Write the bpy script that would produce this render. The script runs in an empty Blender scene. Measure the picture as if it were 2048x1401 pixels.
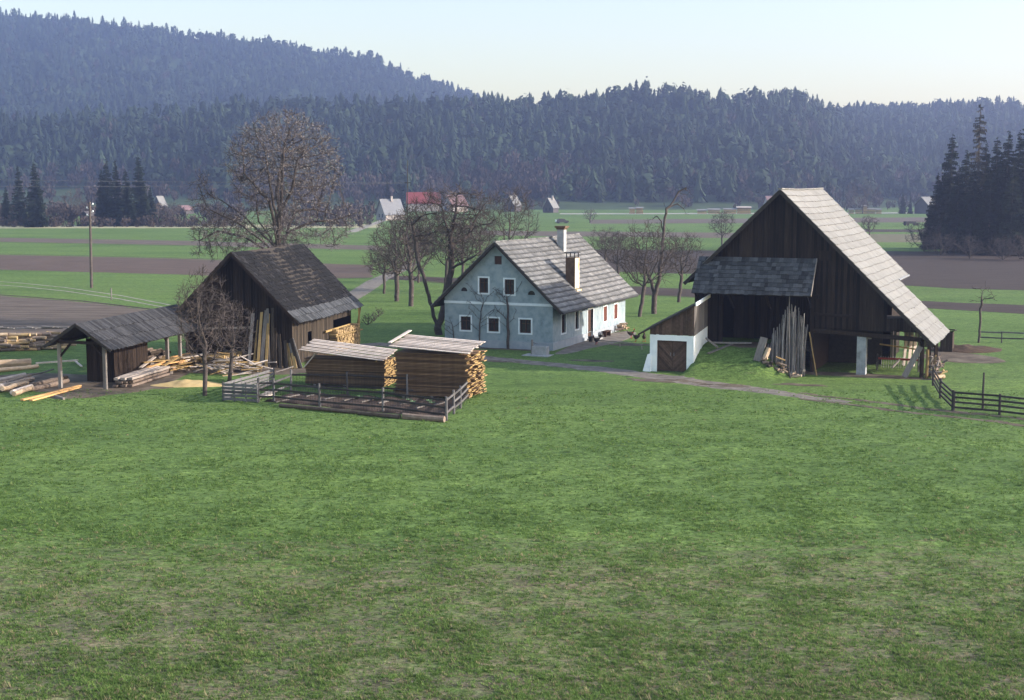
import bpy, bmesh, math, random
import numpy as np
from mathutils import Vector, kdtree, Matrix, noise as mnoise

random.seed(7); rng = np.random.default_rng(7)
sc = bpy.context.scene
COL = sc.collection

# ------------------------------------------------------------------ camera, sky, sun, exposure
CAMH, FPX, PITCH = 11.5, 2800.0, math.atan(330.5 / 2800.0)
cam = bpy.data.objects.new('camera', bpy.data.cameras.new('camera'))
COL.objects.link(cam)
cam.location = (0, 0, CAMH); cam.rotation_euler = (math.pi / 2 - PITCH, 0, 0)
cam.data.sensor_width = 36; cam.data.lens = FPX / 2048 * 36
cam.data.clip_start = 0.5; cam.data.clip_end = 12000
sc.camera = cam

SUN_AZ, SUN_EL = math.radians(-8), math.radians(20.5)     # azimuth counted from +X towards +Y
SUN = Vector((math.cos(SUN_AZ) * math.cos(SUN_EL), math.sin(SUN_AZ) * math.cos(SUN_EL), math.sin(SUN_EL)))
world = bpy.data.worlds.new('World'); sc.world = world; world.use_nodes = True
wn = world.node_tree; wn.nodes.clear()
sky = wn.nodes.new('ShaderNodeTexSky'); sky.sky_type = 'NISHITA'; sky.sun_disc = False
sky.sun_elevation = SUN_EL; sky.sun_rotation = math.pi / 2 - SUN_AZ
sky.air_density = 1.35; sky.dust_density = 2.5; sky.ozone_density = 0.0; sky.altitude = 500
wb = wn.nodes.new('ShaderNodeBackground'); wb.inputs['Strength'].default_value = 0.145
wo = wn.nodes.new('ShaderNodeOutputWorld')
wn.links.new(sky.outputs[0], wb.inputs[0]); wn.links.new(wb.outputs[0], wo.inputs[0])
sl = bpy.data.lights.new('sun', 'SUN'); sl.energy = 4.2; sl.angle = math.radians(0.6); sl.color = (1.0, 0.92, 0.82)
so = bpy.data.objects.new('sun', sl); COL.objects.link(so)
so.rotation_euler = SUN.to_track_quat('Z', 'Y').to_euler()
sc.view_settings.view_transform = 'Standard'; sc.view_settings.look = 'None'
sc.view_settings.exposure = 1.5; sc.view_settings.gamma = 1
HAZE = 0.00046

# ------------------------------------------------------------------ helpers
cp_, sp_ = math.cos(PITCH), math.sin(PITCH)
def ray(x, y):
    a, u = (x - 1024) / FPX, -(y - 700.5) / FPX
    return Vector((a, cp_ + sp_ * u, -sp_ + cp_ * u))
def G(x, y, z=0.0):
    d = ray(x, y); return Vector((0, 0, CAMH)) + d * ((z - CAMH) / d.z)
def AT(x, y, Y):
    d = ray(x, y); return Vector((0, 0, CAMH)) + d * (Y / d.y)
def PLN(x, y, q, n):
    d = ray(x, y); o = Vector((0, 0, CAMH)); return o + d * ((q - o).dot(n) / d.dot(n))
UP = Vector((0, 0, 1))
class Fr:
    def __init__(s, o, deg):
        t = math.radians(deg); s.o = Vector(o); s.deg = deg
        s.r = Vector((math.sin(t), math.cos(t), 0)); s.g = Vector((math.cos(t), -math.sin(t), 0))
    def p(s, a, b, z): return s.o + s.g * a + s.r * b + UP * z
    def loc(s, q): d = q - s.o; return d.dot(s.g), d.dot(s.r), q.z
R_ = random.uniform
def tagp(o, label=None, cat=None, group=None, kind=None):
    if label: o['label'] = label
    if cat: o['category'] = cat
    if group: o['group'] = group
    if kind: o['kind'] = kind
    return o
def thing(name, label, cat, loc, group=None, rz=0):
    o = bpy.data.objects.new(name, None); COL.objects.link(o); o.location = loc
    o.rotation_euler = (0, 0, rz); o.empty_display_size = .3
    return tagp(o, label, cat, group)
def copy_tree(o, parent=None):
    c = o.copy(); COL.objects.link(c)
    if parent: c.parent = parent
    for ch in list(o.children): copy_tree(ch, c)
    return c
class MB:
    def __init__(s): s.v = []; s.f = []; s.t = []
    def quadbox(s, c, tint=None):          # c: 8 corners, bottom 4 then top 4, same winding
        k = len(s.v); s.v += [tuple(q) for q in c]
        for f in ((3, 2, 1, 0), (4, 5, 6, 7), (0, 1, 5, 4), (1, 2, 6, 5), (2, 3, 7, 6), (3, 0, 4, 7)):
            s.f.append(tuple(k + i for i in f))
        s.t += [random.random() if tint is None else tint] * 6
    def fbox(s, fr, a0, a1, b0, b1, z0, z1, tint=None):
        s.quadbox([fr.p(a0, b0, z0), fr.p(a1, b0, z0), fr.p(a1, b1, z0), fr.p(a0, b1, z0),
                   fr.p(a0, b0, z1), fr.p(a1, b0, z1), fr.p(a1, b1, z1), fr.p(a0, b1, z1)], tint)
    def beam(s, p, q, w, h, up=UP, tint=None):
        p, q = Vector(p), Vector(q); d = (q - p).normalized()
        x = d.cross(up)
        if x.length < 1e-4: x = d.cross(Vector((1, 0, 0)))
        x.normalize(); u = x.cross(d).normalized(); x = x * (w / 2); u = u * (h / 2)
        s.quadbox([p - x - u, p + x - u, q + x - u, q - x - u, p - x + u, p + x + u, q + x + u, q - x + u], tint)
    def tube(s, p, q, r0, r1, n=6, caps=True, tint=None):
        p, q = Vector(p), Vector(q); d = q - p
        if d.length < 1e-6: return
        d.normalize(); x = d.cross(UP if abs(d.z) < .95 else Vector((1, 0, 0))).normalized(); y = d.cross(x)
        k = len(s.v); tt = random.random() if tint is None else tint
        for c, r in ((p, r0), (q, r1)):
            for i in range(n):
                a = 2 * math.pi * i / n
                s.v.append(tuple(c + x * (math.cos(a) * r) + y * (math.sin(a) * r)))
        for i in range(n):
            j = (i + 1) % n; s.f.append((k + i, k + j, k + n + j, k + n + i)); s.t.append(tt)
        if caps:
            s.f.append(tuple(k + i for i in reversed(range(n)))); s.f.append(tuple(k + n + i for i in range(n))); s.t += [tt, tt]
    def poly(s, pts, tint=None):
        k = len(s.v); s.v += [tuple(q) for q in pts]; s.f.append(tuple(range(k, k + len(pts))))
        s.t.append(random.random() if tint is None else tint)
    def prism(s, pts, off, tint=None):     # polygon extruded by off
        tt = random.random() if tint is None else tint
        n = len(pts); k = len(s.v); off = Vector(off)
        s.v += [tuple(q) for q in pts] + [tuple(Vector(q) + off) for q in pts]
        s.f.append(tuple(range(k + n - 1, k - 1, -1))); s.f.append(tuple(range(k + n, k + 2 * n)))
        for i in range(n):
            j = (i + 1) % n; s.f.append((k + i, k + j, k + n + j, k + n + i))
        s.t += [tt] * (n + 2)
    def lathe(s, c, prof, n=10, tint=None, sx=1, sy=1):
        k = len(s.v); tt = random.random() if tint is None else tint
        for (r, z) in prof:
            for i in range(n):
                a = 2 * math.pi * i / n; s.v.append((c[0] + sx * r * math.cos(a), c[1] + sy * r * math.sin(a), c[2] + z))
        for l in range(len(prof) - 1):
            for i in range(n):
                j = (i + 1) % n; s.f.append((k + l * n + i, k + l * n + j, k + (l + 1) * n + j, k + (l + 1) * n + i)); s.t.append(tt)
        s.f.append(tuple(k + i for i in reversed(range(n)))); s.f.append(tuple(k + (len(prof) - 1) * n + i for i in range(n))); s.t += [tt, tt]
    def build(s, name, m, parent=None, origin=None, smooth=False):
        o0 = Vector(parent_world(parent)) if parent else Vector(origin or (0, 0, 0))
        me = bpy.data.meshes.new(name)
        me.from_pydata([(v[0] - o0.x, v[1] - o0.y, v[2] - o0.z) for v in s.v], [], s.f)
        at = me.attributes.new('tint', 'FLOAT', 'FACE'); at.data.foreach_set('value', s.t)
        bm = bmesh.new(); bm.from_mesh(me); bmesh.ops.recalc_face_normals(bm, faces=bm.faces); bm.to_mesh(me); bm.free()
        if smooth: me.polygons.foreach_set('use_smooth', [True] * len(me.polygons))
        me.materials.append(m)
        o = bpy.data.objects.new(name, me); COL.objects.link(o)
        if parent: o.parent = parent
        else: o.location = o0
        return o
def parent_world(p):
    v = Vector(p.location)
    while p.parent: p = p.parent; v = v + Vector(p.location)
    return v
def arr_mesh(name, V, F, m, tint=None, origin=(0, 0, 0), parent=None):
    V = np.asarray(V, np.float32) - np.asarray(origin, np.float32); F = np.asarray(F, np.int32); k = F.shape[1]
    me = bpy.data.meshes.new(name); me.vertices.add(len(V)); me.vertices.foreach_set('co', V.ravel())
    me.loops.add(F.size); me.loops.foreach_set('vertex_index', F.ravel())
    me.polygons.add(len(F)); me.polygons.foreach_set('loop_start', np.arange(0, F.size, k, dtype=np.int32))
    me.polygons.foreach_set('loop_total', np.full(len(F), k, np.int32))
    me.update(calc_edges=True)
    if tint is not None:
        at = me.attributes.new('tint', 'FLOAT', 'FACE'); at.data.foreach_set('value', np.asarray(tint, np.float32))
    me.validate(); me.materials.append(m)
    o = bpy.data.objects.new(name, me); COL.objects.link(o)
    if parent: o.parent = parent
    else: o.location = origin
    return o
# smooth value noise on arrays
_tab = rng.random((256, 256))
def vnoise(x, y):
    xi = np.floor(x).astype(int); yi = np.floor(y).astype(int); fx = x - xi; fy = y - yi
    fx = fx * fx * (3 - 2 * fx); fy = fy * fy * (3 - 2 * fy)
    t = lambda i, j: _tab[i % 256, j % 256]
    return (t(xi, yi) * (1 - fx) + t(xi + 1, yi) * fx) * (1 - fy) + (t(xi, yi + 1) * (1 - fx) + t(xi + 1, yi + 1) * fx) * fy
def fbm(x, y, n=4):
    s, a, w = 0, .5, 0
    for i in range(n): s = s + a * vnoise(x * 2 ** i + 17 * i, y * 2 ** i + 31 * i); w += a; a *= .5
    return s / w
def sst(e0, e1, x):
    t = np.clip((x - e0) / (e1 - e0), 0, 1); return t * t * (3 - 2 * t)

# ------------------------------------------------------------------ materials (procedural)
def mat(name, stops, scale=(1, 1, 1), nscale=3.0, detail=6, rough=.9, bump=.15, tint=None, spec=.15, bdist=.02, world=False, metal=0):
    m = bpy.data.materials.new(name); m.use_nodes = True; nt = m.node_tree; N, L = nt.nodes, nt.links
    b = N['Principled BSDF']; b.inputs['Roughness'].default_value = rough; b.inputs['Specular IOR Level'].default_value = spec
    b.inputs['Metallic'].default_value = metal
    if world: src = N.new('ShaderNodeNewGeometry').outputs['Position']
    else: src = N.new('ShaderNodeTexCoord').outputs['Object']
    mp = N.new('ShaderNodeMapping'); mp.inputs['Scale'].default_value = scale; L.new(src, mp.inputs[0])
    nz = N.new('ShaderNodeTexNoise'); nz.inputs['Scale'].default_value = nscale; nz.inputs['Detail'].default_value = detail
    nz.inputs['Roughness'].default_value = .62; L.new(mp.outputs[0], nz.inputs['Vector'])
    cr = N.new('ShaderNodeValToRGB'); e = cr.color_ramp.elements
    while len(e) < len(stops): e.new(.5)
    for i, (p, c) in enumerate(stops): e[i].position = p; e[i].color = (*c, 1)
    L.new(nz.outputs[0], cr.inputs[0]); out = cr.outputs[0]
    if tint is not None:
        at = N.new('ShaderNodeAttribute'); at.attribute_name = 'tint'
        if isinstance(tint, tuple) and isinstance(tint[0], (int, float)):
            mr = N.new('ShaderNodeMapRange'); mr.inputs['To Min'].default_value, mr.inputs['To Max'].default_value = tint
            L.new(at.outputs['Fac'], mr.inputs['Value'])
            mx = N.new('ShaderNodeVectorMath'); mx.operation = 'SCALE'; L.new(out, mx.inputs[0]); L.new(mr.outputs[0], mx.inputs['Scale']); out = mx.outputs[0]
        else:                             # colour ramp by tint, multiplied into the noise
            c2 = N.new('ShaderNodeValToRGB'); e2 = c2.color_ramp.elements
            while len(e2) < len(tint): e2.new(.5)
            for i, (p, c) in enumerate(tint): e2[i].position = p; e2[i].color = (*c, 1)
            L.new(at.outputs['Fac'], c2.inputs[0])
            mx = N.new('ShaderNodeVectorMath'); mx.operation = 'MULTIPLY'; L.new(out, mx.inputs[0]); L.new(c2.outputs[0], mx.inputs[1]); out = mx.outputs[0]
    L.new(out, b.inputs['Base Color'])
    if bump:
        bp = N.new('ShaderNodeBump'); bp.inputs['Strength'].default_value = bump; bp.inputs['Distance'].default_value = bdist
        L.new(nz.outputs[0], bp.inputs['Height']); L.new(bp.outputs[0], b.inputs['Normal'])
    return m
M = {}
M['stucco'] = mat('pale_blue_stucco', [(.26, (0.1234, 0.1489, 0.1604)), (.36, (0.1821, 0.2306, 0.2544)), (.5, (0.2373, 0.2868, 0.3088)), (.7, (0.2869, 0.326, 0.3391))], nscale=2.2, detail=9, bump=.3)
M['band'] = mat('white_trim', [(.3, (0.528, 0.5808, 0.616)), (.7, (0.6512, 0.6864, 0.704))], nscale=4)
M['plinth'] = mat('grey_plinth', [(.3, (.22, .25, .28)), (.7, (.32, .34, .36))], nscale=2, bump=.4)
M['white'] = mat('whitewash', [(.3, (.62, .66, .68)), (.5, (.74, .77, .77)), (.75, (.8, .82, .8))], nscale=1.6, detail=8, bump=.3)
M['brown_wood'] = mat('brown_sash', [(.3, (.045, .025, .018)), (.7, (.075, .04, .028))], nscale=6)
M['red_wood'] = mat('red_brown_shutter', [(.3, (0.0845, 0.028, 0.0198)), (.7, (0.1105, 0.04, 0.027))], nscale=6)
M['glass'] = mat('dark_glass', [(.3, (.015, .016, .02)), (.7, (.03, .028, .03))], nscale=2, rough=.15, bump=0, spec=.5)
M['slate'] = mat('grey_roof_tile', [(.3, (0.1246, 0.1227, 0.12)), (.7, (0.1837, 0.1784, 0.1719))], nscale=1.0, detail=10, tint=(.42, 1.45), bump=.2)
M['paletile'] = mat('pale_roof_tile', [(.3, (0.176, 0.1706, 0.1596)), (.7, (0.2239, 0.2186, 0.2072))], nscale=1.1, detail=9, tint=(.76, 1.16), bump=.2)
M['deck'] = mat('roof_boarding', [(.3, (.03, .025, .021)), (.7, (.05, .042, .036))], nscale=6)
M['shingle'] = mat('grey_shingle', [(.3, (0.03627, 0.03772, 0.04111)), (.7, (0.06287, 0.06529, 0.07012))], nscale=5, tint=(.5, 1.6), bump=.3)
M['darkroof'] = mat('old_dark_shingle', [(.25, (0.00576, 0.0054, 0.00576)), (.6, (0.01152, 0.0108, 0.01116)), (.85, (0.0216, 0.02052, 0.02016))], nscale=3, detail=8, tint=[(0, (.55, .55, .58)), (.7, (1, 1, 1)), (.93, (1.5, 1.5, 1.5)), (.97, (2.6, 2.6, 2.7)), (1, (4, 4, 4.1))], bump=.4)
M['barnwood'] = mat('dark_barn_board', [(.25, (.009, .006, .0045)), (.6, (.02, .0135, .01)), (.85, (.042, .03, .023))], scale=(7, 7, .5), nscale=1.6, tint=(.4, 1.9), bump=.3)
M['greywood'] = mat('weathered_board', [(.25, (.11, .095, .085)), (.6, (.19, .17, .155)), (.85, (.28, .255, .235))], scale=(6, 6, .6), nscale=1.8, tint=(.55, 1.3), bump=.3)
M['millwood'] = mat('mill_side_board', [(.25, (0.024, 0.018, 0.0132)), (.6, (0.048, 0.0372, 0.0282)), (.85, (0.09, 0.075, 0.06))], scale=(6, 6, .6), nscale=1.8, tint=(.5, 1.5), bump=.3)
M['tanwood'] = mat('tan_board', [(.25, (0.2125, 0.1403, 0.0578)), (.6, (0.306, 0.2082, 0.09184)), (.85, (0.391, 0.2805, 0.136))], nscale=3, detail=8, tint=(.55, 1.35), bump=.3)
M['paleboard'] = mat('silvered_cover_board', [(.25, (0.297, 0.2475, 0.216)), (.6, (0.45, 0.3825, 0.333)), (.85, (0.558, 0.486, 0.432))], nscale=2.5, detail=8, tint=(.6, 1.25), bump=.3)
M['stackwood'] = mat('shaded_sawn_board', [(.25, (0.1105, 0.066, 0.0374)), (.6, (0.182, 0.114, 0.066)), (.85, (0.273, 0.18, 0.11))], nscale=3, detail=8, tint=(.45, 1.35), bump=.3)  # sawn board darkened: the shade of the stack fronts is in the colour
M['cutends'] = mat('firewood', [(.3, (.26, .17, .08)), (.7, (.42, .30, .16))], nscale=7, tint=(.45, 1.35), bump=.4)
M['bark'] = mat('log_bark', [(.25, (.09, .065, .05)), (.6, (.17, .13, .105)), (.85, (.26, .21, .175))], nscale=5, tint=(.6, 1.4), bump=.5)
M['rawlog'] = mat('peeled_log', [(.25, (.27, .19, .125)), (.6, (.4, .3, .205)), (.85, (.5, .4, .3))], nscale=4, tint=(.6, 1.25), bump=.4)
M['orange'] = mat('fresh_orange_board', [(.3, (.46, .24, .09)), (.7, (.6, .36, .16))], nscale=4, tint=(.8, 1.2))
M['sawdust'] = mat('sawdust', [(.3, (.36, .25, .11)), (.7, (.5, .37, .18))], nscale=2, detail=9, bump=.5)
M['poles'] = mat('grey_pole', [(.3, (0.153, 0.1377, 0.1275)), (.7, (0.255, 0.2295, 0.2142))], scale=(5, 5, .5), nscale=3, tint=(.5, 1.35))
M['fencewood'] = mat('fence_wood', [(.3, (0.0768, 0.0736, 0.0768)), (.7, (0.1344, 0.128, 0.128))], nscale=5, tint=(.6, 1.35))
M['darkfence'] = mat('dark_fence_wood', [(.3, (.03, .026, .024)), (.7, (.055, .048, .044))], nscale=5, tint=(.7, 1.3))
M['treebark'] = mat('tree_bark', [(.3, (.045, .036, .032)), (.7, (.095, .078, .07))], nscale=5, bump=.4, tint=(.8, 1.2))
M['twig'] = mat('twigs', [(.3, (0.0468, 0.03744, 0.0351)), (.7, (0.0819, 0.06708, 0.0624))], nscale=2, bump=0, tint=(.7, 1.3))
M['limebud'] = mat('lime_buds', [(.3, (0.1339, 0.121, 0.1173)), (.7, (0.2427, 0.2234, 0.2193))], nscale=2, bump=0, tint=(.6, 1.35))
M['spruce'] = mat('spruce_needles', [(.3, (0.00672, 0.01176, 0.00784)), (.7, (0.01792, 0.02688, 0.01456))], nscale=.6, detail=4, bump=0, tint=(.55, 1.5))
M['larch'] = mat('bare_larch', [(.3, (.045, .042, .03)), (.7, (.075, .066, .045))], nscale=.6, bump=0, tint=(.6, 1.4))
M['forest'] = mat('forest_spruce', [(.3, (.012, .021, .013)), (.7, (.03, .046, .024))], nscale=.02, bump=0, world=True, tint=(.6, 1.5))
M['barewood'] = mat('bare_wood', [(.3, (0.0372, 0.0279, 0.0248)), (.7, (0.062, 0.04836, 0.0434))], nscale=.02, bump=0, world=True, tint=(.6, 1.4))
M['metal'] = mat('grey_metal', [(.3, (.12, .12, .13)), (.7, (.2, .2, .21))], nscale=4, rough=.5, spec=.4)
M['darkmetal'] = mat('dark_metal', [(.3, (.025, .024, .025)), (.7, (.05, .047, .047))], nscale=4, rough=.6)
M['chimney_brick'] = mat('sooty_render', [(.3, (0.06, 0.036, 0.0228)), (.55, (0.114, 0.072, 0.045)), (.75, (0.18, 0.132, 0.09))], nscale=2.4, detail=8, bump=.4)
M['chimney_white'] = mat('stained_limewash', [(.35, (.42, .25, .09)), (.5, (.66, .54, .36)), (.7, (.74, .69, .58))], scale=(2, 2, .6), nscale=1.6, detail=8, bump=.3)
M['concrete'] = mat('concrete', [(.3, (.24, .24, .24)), (.7, (.36, .36, .36))], nscale=3, bump=.4)
M['stone'] = mat('rough_stone', [(.3, (0.15, 0.1575, 0.165)), (.5, (0.255, 0.27, 0.285)), (.75, (0.345, 0.36, 0.375))], nscale=2.5, detail=9, bump=.7, bdist=.06)
M['door'] = mat('oak_door', [(.3, (.06, .038, .026)), (.7, (.11, .07, .05))], nscale=6, tint=(.65, 1.3), bump=.3)
M['soil'] = mat('garden_soil', [(.3, (.035, .024, .018)), (.7, (.07, .05, .04))], nscale=4, detail=9, bump=.9, bdist=.08)
M['manure'] = mat('manure', [(.3, (.04, .024, .015)), (.7, (.085, .055, .035))], nscale=3, detail=9, bump=.9, bdist=.08)
M['feather'] = mat('dark_feathers', [(.3, (.02, .016, .015)), (.7, (.05, .035, .028))], nscale=9)
M['comb'] = mat('red_comb', [(.3, (.35, .03, .02)), (.7, (.45, .05, .03))], nscale=9)
M['red'] = mat('red_paint', [(.3, (.2, .03, .02)), (.7, (.3, .05, .03))], nscale=5, rough=.6)
M['leaf'] = mat('garden_leaf', [(.3, (.07, .13, .06)), (.7, (.14, .22, .11))], nscale=5, tint=(.7, 1.3), bump=0)
M['redroof'] = mat('red_tiles', [(.3, (0.1575, 0.0315, 0.02625)), (.7, (0.21, 0.04725, 0.03938))], nscale=.6, bump=0)
M['farwall'] = mat('far_wall', [(.3, (0.28, 0.24, 0.224)), (.7, (0.4, 0.36, 0.336))], nscale=.5, bump=0)
M['fardark'] = mat('far_dark_wood', [(.3, (.05, .045, .045)), (.7, (.09, .08, .078))], nscale=.5, bump=0)
M['farroof'] = mat('far_pale_roof', [(.3, (0.1542, 0.1505, 0.1469)), (.7, (0.202, 0.1983, 0.1909))], nscale=.5, bump=0)
M['fargrey'] = mat('far_grey_roof', [(.3, (0.156, 0.156, 0.162)), (.7, (0.216, 0.216, 0.222))], nscale=.8, bump=0)
M['pinkroof'] = mat('far_pink_roof', [(.3, (0.156, 0.0975, 0.0975)), (.7, (0.208, 0.13, 0.13))], nscale=.5, bump=0)
M['gravel'] = mat('gravel_path', [(.3, (.085, .072, .06)), (.5, (.15, .13, .112)), (.72, (.23, .205, .18))], nscale=1.6, detail=11, bump=.6, world=True)
M['road'] = mat('pale_road', [(.3, (.27, .255, .235)), (.7, (.37, .35, .325))], nscale=.2, bump=0, world=True)
M['track'] = mat('stony_track', [(.3, (.17, .15, .125)), (.7, (.29, .27, .24))], nscale=.8, detail=9, world=True)
M['dirt_and_shade'] = mat('trodden_dirt', [(.3, (0.048, 0.036, 0.0264)), (.5, (0.096, 0.0736, 0.0544)), (.72, (0.16, 0.132, 0.1))], nscale=.9, detail=11, bump=.6, world=True)
def plough(name, c0, c1, c2):
    return mat(name, [(.3, c0), (.5, c1), (.72, c2)], scale=(.16, 1.3, 1), nscale=1.0, detail=12, bump=1, bdist=.2, world=True)
M['plough'] = plough('ploughed_soil', (0.0612, 0.04039, 0.0306), (0.0887, 0.0612, 0.04774), (0.1193, 0.08568, 0.06854))
M['plough_grey'] = plough('ploughed_grey_soil', (.05, .037, .029), (.1, .077, .061), (.165, .13, .105))
M['plough_dark'] = plough('ploughed_dark_shaded_soil', (0.02754, 0.01836, 0.01469), (0.0459, 0.03182, 0.0257), (0.0612, 0.0459, 0.03794))  # dark soil, deepened by the wood's shade put into its colour

def ground_material():
    m = bpy.data.materials.new('meadow_grass'); m.use_nodes = True; N, L = m.node_tree.nodes, m.node_tree.links
    b = N['Principled BSDF']; b.inputs['Roughness'].default_value = .95; b.inputs['Specular IOR Level'].default_value = .1
    geo = N.new('ShaderNodeNewGeometry')
    def nz(scale, s, detail, rough=.6):
        mp = N.new('ShaderNodeMapping'); mp.inputs['Scale'].default_value = s; L.new(geo.outputs['Position'], mp.inputs[0])
        n = N.new('ShaderNodeTexNoise'); n.inputs['Scale'].default_value = scale; n.inputs['Detail'].default_value = detail
        n.inputs['Roughness'].default_value = rough; L.new(mp.outputs[0], n.inputs['Vector']); return n.outputs[0]
    def ramp(src, stops):
        c = N.new('ShaderNodeValToRGB'); e = c.color_ramp.elements
        while len(e) < len(stops): e.new(.5)
        for i, (p, col) in enumerate(stops): e[i].position = p; e[i].color = (*col, 1)
        L.new(src, c.inputs[0]); return c.outputs[0]
    def mix(f, a, c):
        x = N.new('ShaderNodeMix'); x.data_type = 'RGBA'; L.new(f, x.inputs['Factor']); L.new(a, x.inputs['A']); L.new(c, x.inputs['B']); return x.outputs['Result']
    green = ramp(nz(3.2, (.6, 1, 1), 10, .78), [(.3, (.034, .061, .017)), (.5, (.088, .142, .037)), (.7, (.155, .225, .07))])
    broad = ramp(nz(.07, (.5, 1, 1), 5), [(.3, (.72, .78, .7)), (.5, (1, 1, 1)), (.7, (1.15, 1.12, 1.05))])
    mu = N.new('ShaderNodeVectorMath'); mu.operation = 'MULTIPLY'; L.new(green, mu.inputs[0]); L.new(broad, mu.inputs[1])
    fine = ramp(nz(11, (.7, 1.2, 1), 4, .7), [(.34, (.5, .5, .5)), (.5, (1, 1, 1)), (.66, (1.5, 1.5, 1.5))])
    speck = ramp(nz(2.1, (.5, 1.3, 1), 6, .7), [(.35, (.5, .52, .55)), (.45, (1, 1, 1))])  # earth gaps and small grass shadows, both painted as dark specks
    midv = ramp(nz(.45, (.18, 1.2, 1), 8, .65), [(.34, (.84, .85, .87)), (.5, (1, 1, 1)), (.66, (1.16, 1.13, 1.07))])
    straw = ramp(nz(2.6, (.6, 1, 1), 10, .7), [(.3, (.06, .05, .032)), (.5, (.13, .112, .072)), (.75, (.22, .19, .13))])
    at = N.new('ShaderNodeAttribute'); at.attribute_name = 'dry'
    n2 = nz(2.2, (.4, 1.1, 1), 12, .78)
    ad = N.new('ShaderNodeMath'); ad.operation = 'ADD'; L.new(n2, ad.inputs[0]); L.new(at.outputs['Fac'], ad.inputs[1])
    f = ramp(ad.outputs[0], [(.65, (0, 0, 0)), (.88, (1, 1, 1))])
    m1 = N.new('ShaderNodeVectorMath'); m1.operation = 'MULTIPLY'; L.new(mix(f, mu.outputs[0], straw), m1.inputs[0]); L.new(fine, m1.inputs[1])
    m2 = N.new('ShaderNodeVectorMath'); m2.operation = 'MULTIPLY'; L.new(m1.outputs[0], m2.inputs[0]); L.new(speck, m2.inputs[1])
    m3 = N.new('ShaderNodeVectorMath'); m3.operation = 'MULTIPLY'; L.new(m2.outputs[0], m3.inputs[0]); L.new(midv, m3.inputs[1])
    L.new(m3.outputs[0], b.inputs['Base Color'])
    bp = N.new('ShaderNodeBump'); bp.inputs['Strength'].default_value = .8; bp.inputs['Distance'].default_value = .12
    L.new(nz(3.5, (.7, 1, 1), 9, .7), bp.inputs['Height']); L.new(bp.outputs[0], b.inputs['Normal'])
    return m
M['grass'] = ground_material()
M['blade'] = mat('grass_blades', [(.3, (1.3, 1.3, 1.35)), (.7, (1.85, 1.85, 1.9))], nscale=.5, bump=0, world=True,
                 tint=[(0, (.036, .063, .018)), (.45, (.076, .124, .031)), (.62, (.118, .172, .05)), (.75, (.13, .118, .066)), (1, (.21, .175, .1))])

def translucent(m, fac):
    N, L = m.node_tree.nodes, m.node_tree.links; b = N['Principled BSDF']; o = N['Material Output']
    t = N.new('ShaderNodeBsdfTranslucent'); x = N.new('ShaderNodeMixShader'); x.inputs[0].default_value = fac
    L.new(b.inputs['Base Color'].links[0].from_socket, t.inputs[0]); L.new(b.outputs[0], x.inputs[1]); L.new(t.outputs[0], x.inputs[2]); L.new(x.outputs[0], o.inputs[0])
translucent(M['blade'], .5)
# ------------------------------------------------------------------ frames of the farm buildings
HF = Fr((2.83, 96.98, 0), 22.6)      # farmhouse
BF = Fr((21.21, 84.56, 0), 22.6)     # barn
SF = Fr((-13.45, 88.09, 0), 11.8)    # sawmill
KF = Fr((-22.99, 78.27, 0), 11.8)    # open shed

def height(x, y):
    """ground height: gentle unevenness plus the earth ramp up to the barn floor"""
    x = np.asarray(x, float); y = np.asarray(y, float)
    h = (fbm(x * .16, y * .16, 3) - .5) * .22 * sst(90, 70, y) + (fbm(x * .7 + 9, y * .9, 3) - .5) * .1 * sst(120, 80, y) + (vnoise(x * 1.1, y * 2.0 + 40) - .5) * .07 * sst(78, 66, y)
    dx, dy = x - BF.o.x, y - BF.o.y
    a = dx * BF.g.x + dy * BF.g.y; b = dx * BF.r.x + dy * BF.r.y
    ramp = 1.62 * sst(-5.6, -.3, b) * sst(-10.2, -9.55, a) * sst(-3.3, -6.0, a) * sst(6, 3, b)
    near = sst(-7, -3, b) * sst(-13, -10, a) * sst(7, 4, a) * sst(18, 15, b)
    return h * (1 - .8 * near) + ramp
def hz(x, y): return float(height(x, y))
def on(p, dz=0): return Vector((p.x, p.y, hz(p.x, p.y) + dz))
def GG(x, y, dz=0):
    p = G(x, y)
    for _ in range(4): p = G(x, y, hz(p.x, p.y))
    return on(p, dz)

# ------------------------------------------------------------------ setting: ground, fields, paths, hills
def ground():
    xs = np.concatenate([[-6000, -3000, -1500, -800, -400, -200, -120, -80, -50, -42], np.arange(-36, 36.1, .3), [42, 50, 80, 120, 200, 400, 800, 1500, 3000, 6000]])
    ys = np.concatenate([[-600, -100, 0, 15, 22], np.arange(26, 96, .3), [98, 102, 108], [118, 130, 150, 200, 260, 330, 420, 520, 700, 1000, 1500, 2500, 4500, 9000]])
    X, Y = np.meshgrid(xs, ys); Z = height(X, Y)
    V = np.stack([X, Y, Z], -1).reshape(-1, 3); n, m = len(xs), len(ys)
    i = np.arange(n - 1)[None, :] + n * np.arange(m - 1)[:, None]
    F = np.stack([i, i + 1, i + n + 1, i + n], -1).reshape(-1, 4)
    o = arr_mesh('ground', V, F, M['grass'])
    dry = .34 * sst(47, 40, Y) + .1 * np.exp(-((Y - 44.5) / 1.5) ** 2) + .05 * sst(36, 31, Y) - .02 + .12 * sst(66, 74, Y) * sst(110, 86, Y)
    dry = dry * (.6 + .5 * fbm(X * .1, Y * .4, 4)) + .16 * sst(125, 140, Y) * sst(160, 150, Y)
    at = o.data.attributes.new('dry', 'FLOAT', 'POINT'); at.data.foreach_set('value', dry.astype(np.float32).ravel())
    for p in o.data.polygons: p.use_smooth = True
    tagp(o, kind='structure')
ground()
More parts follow.
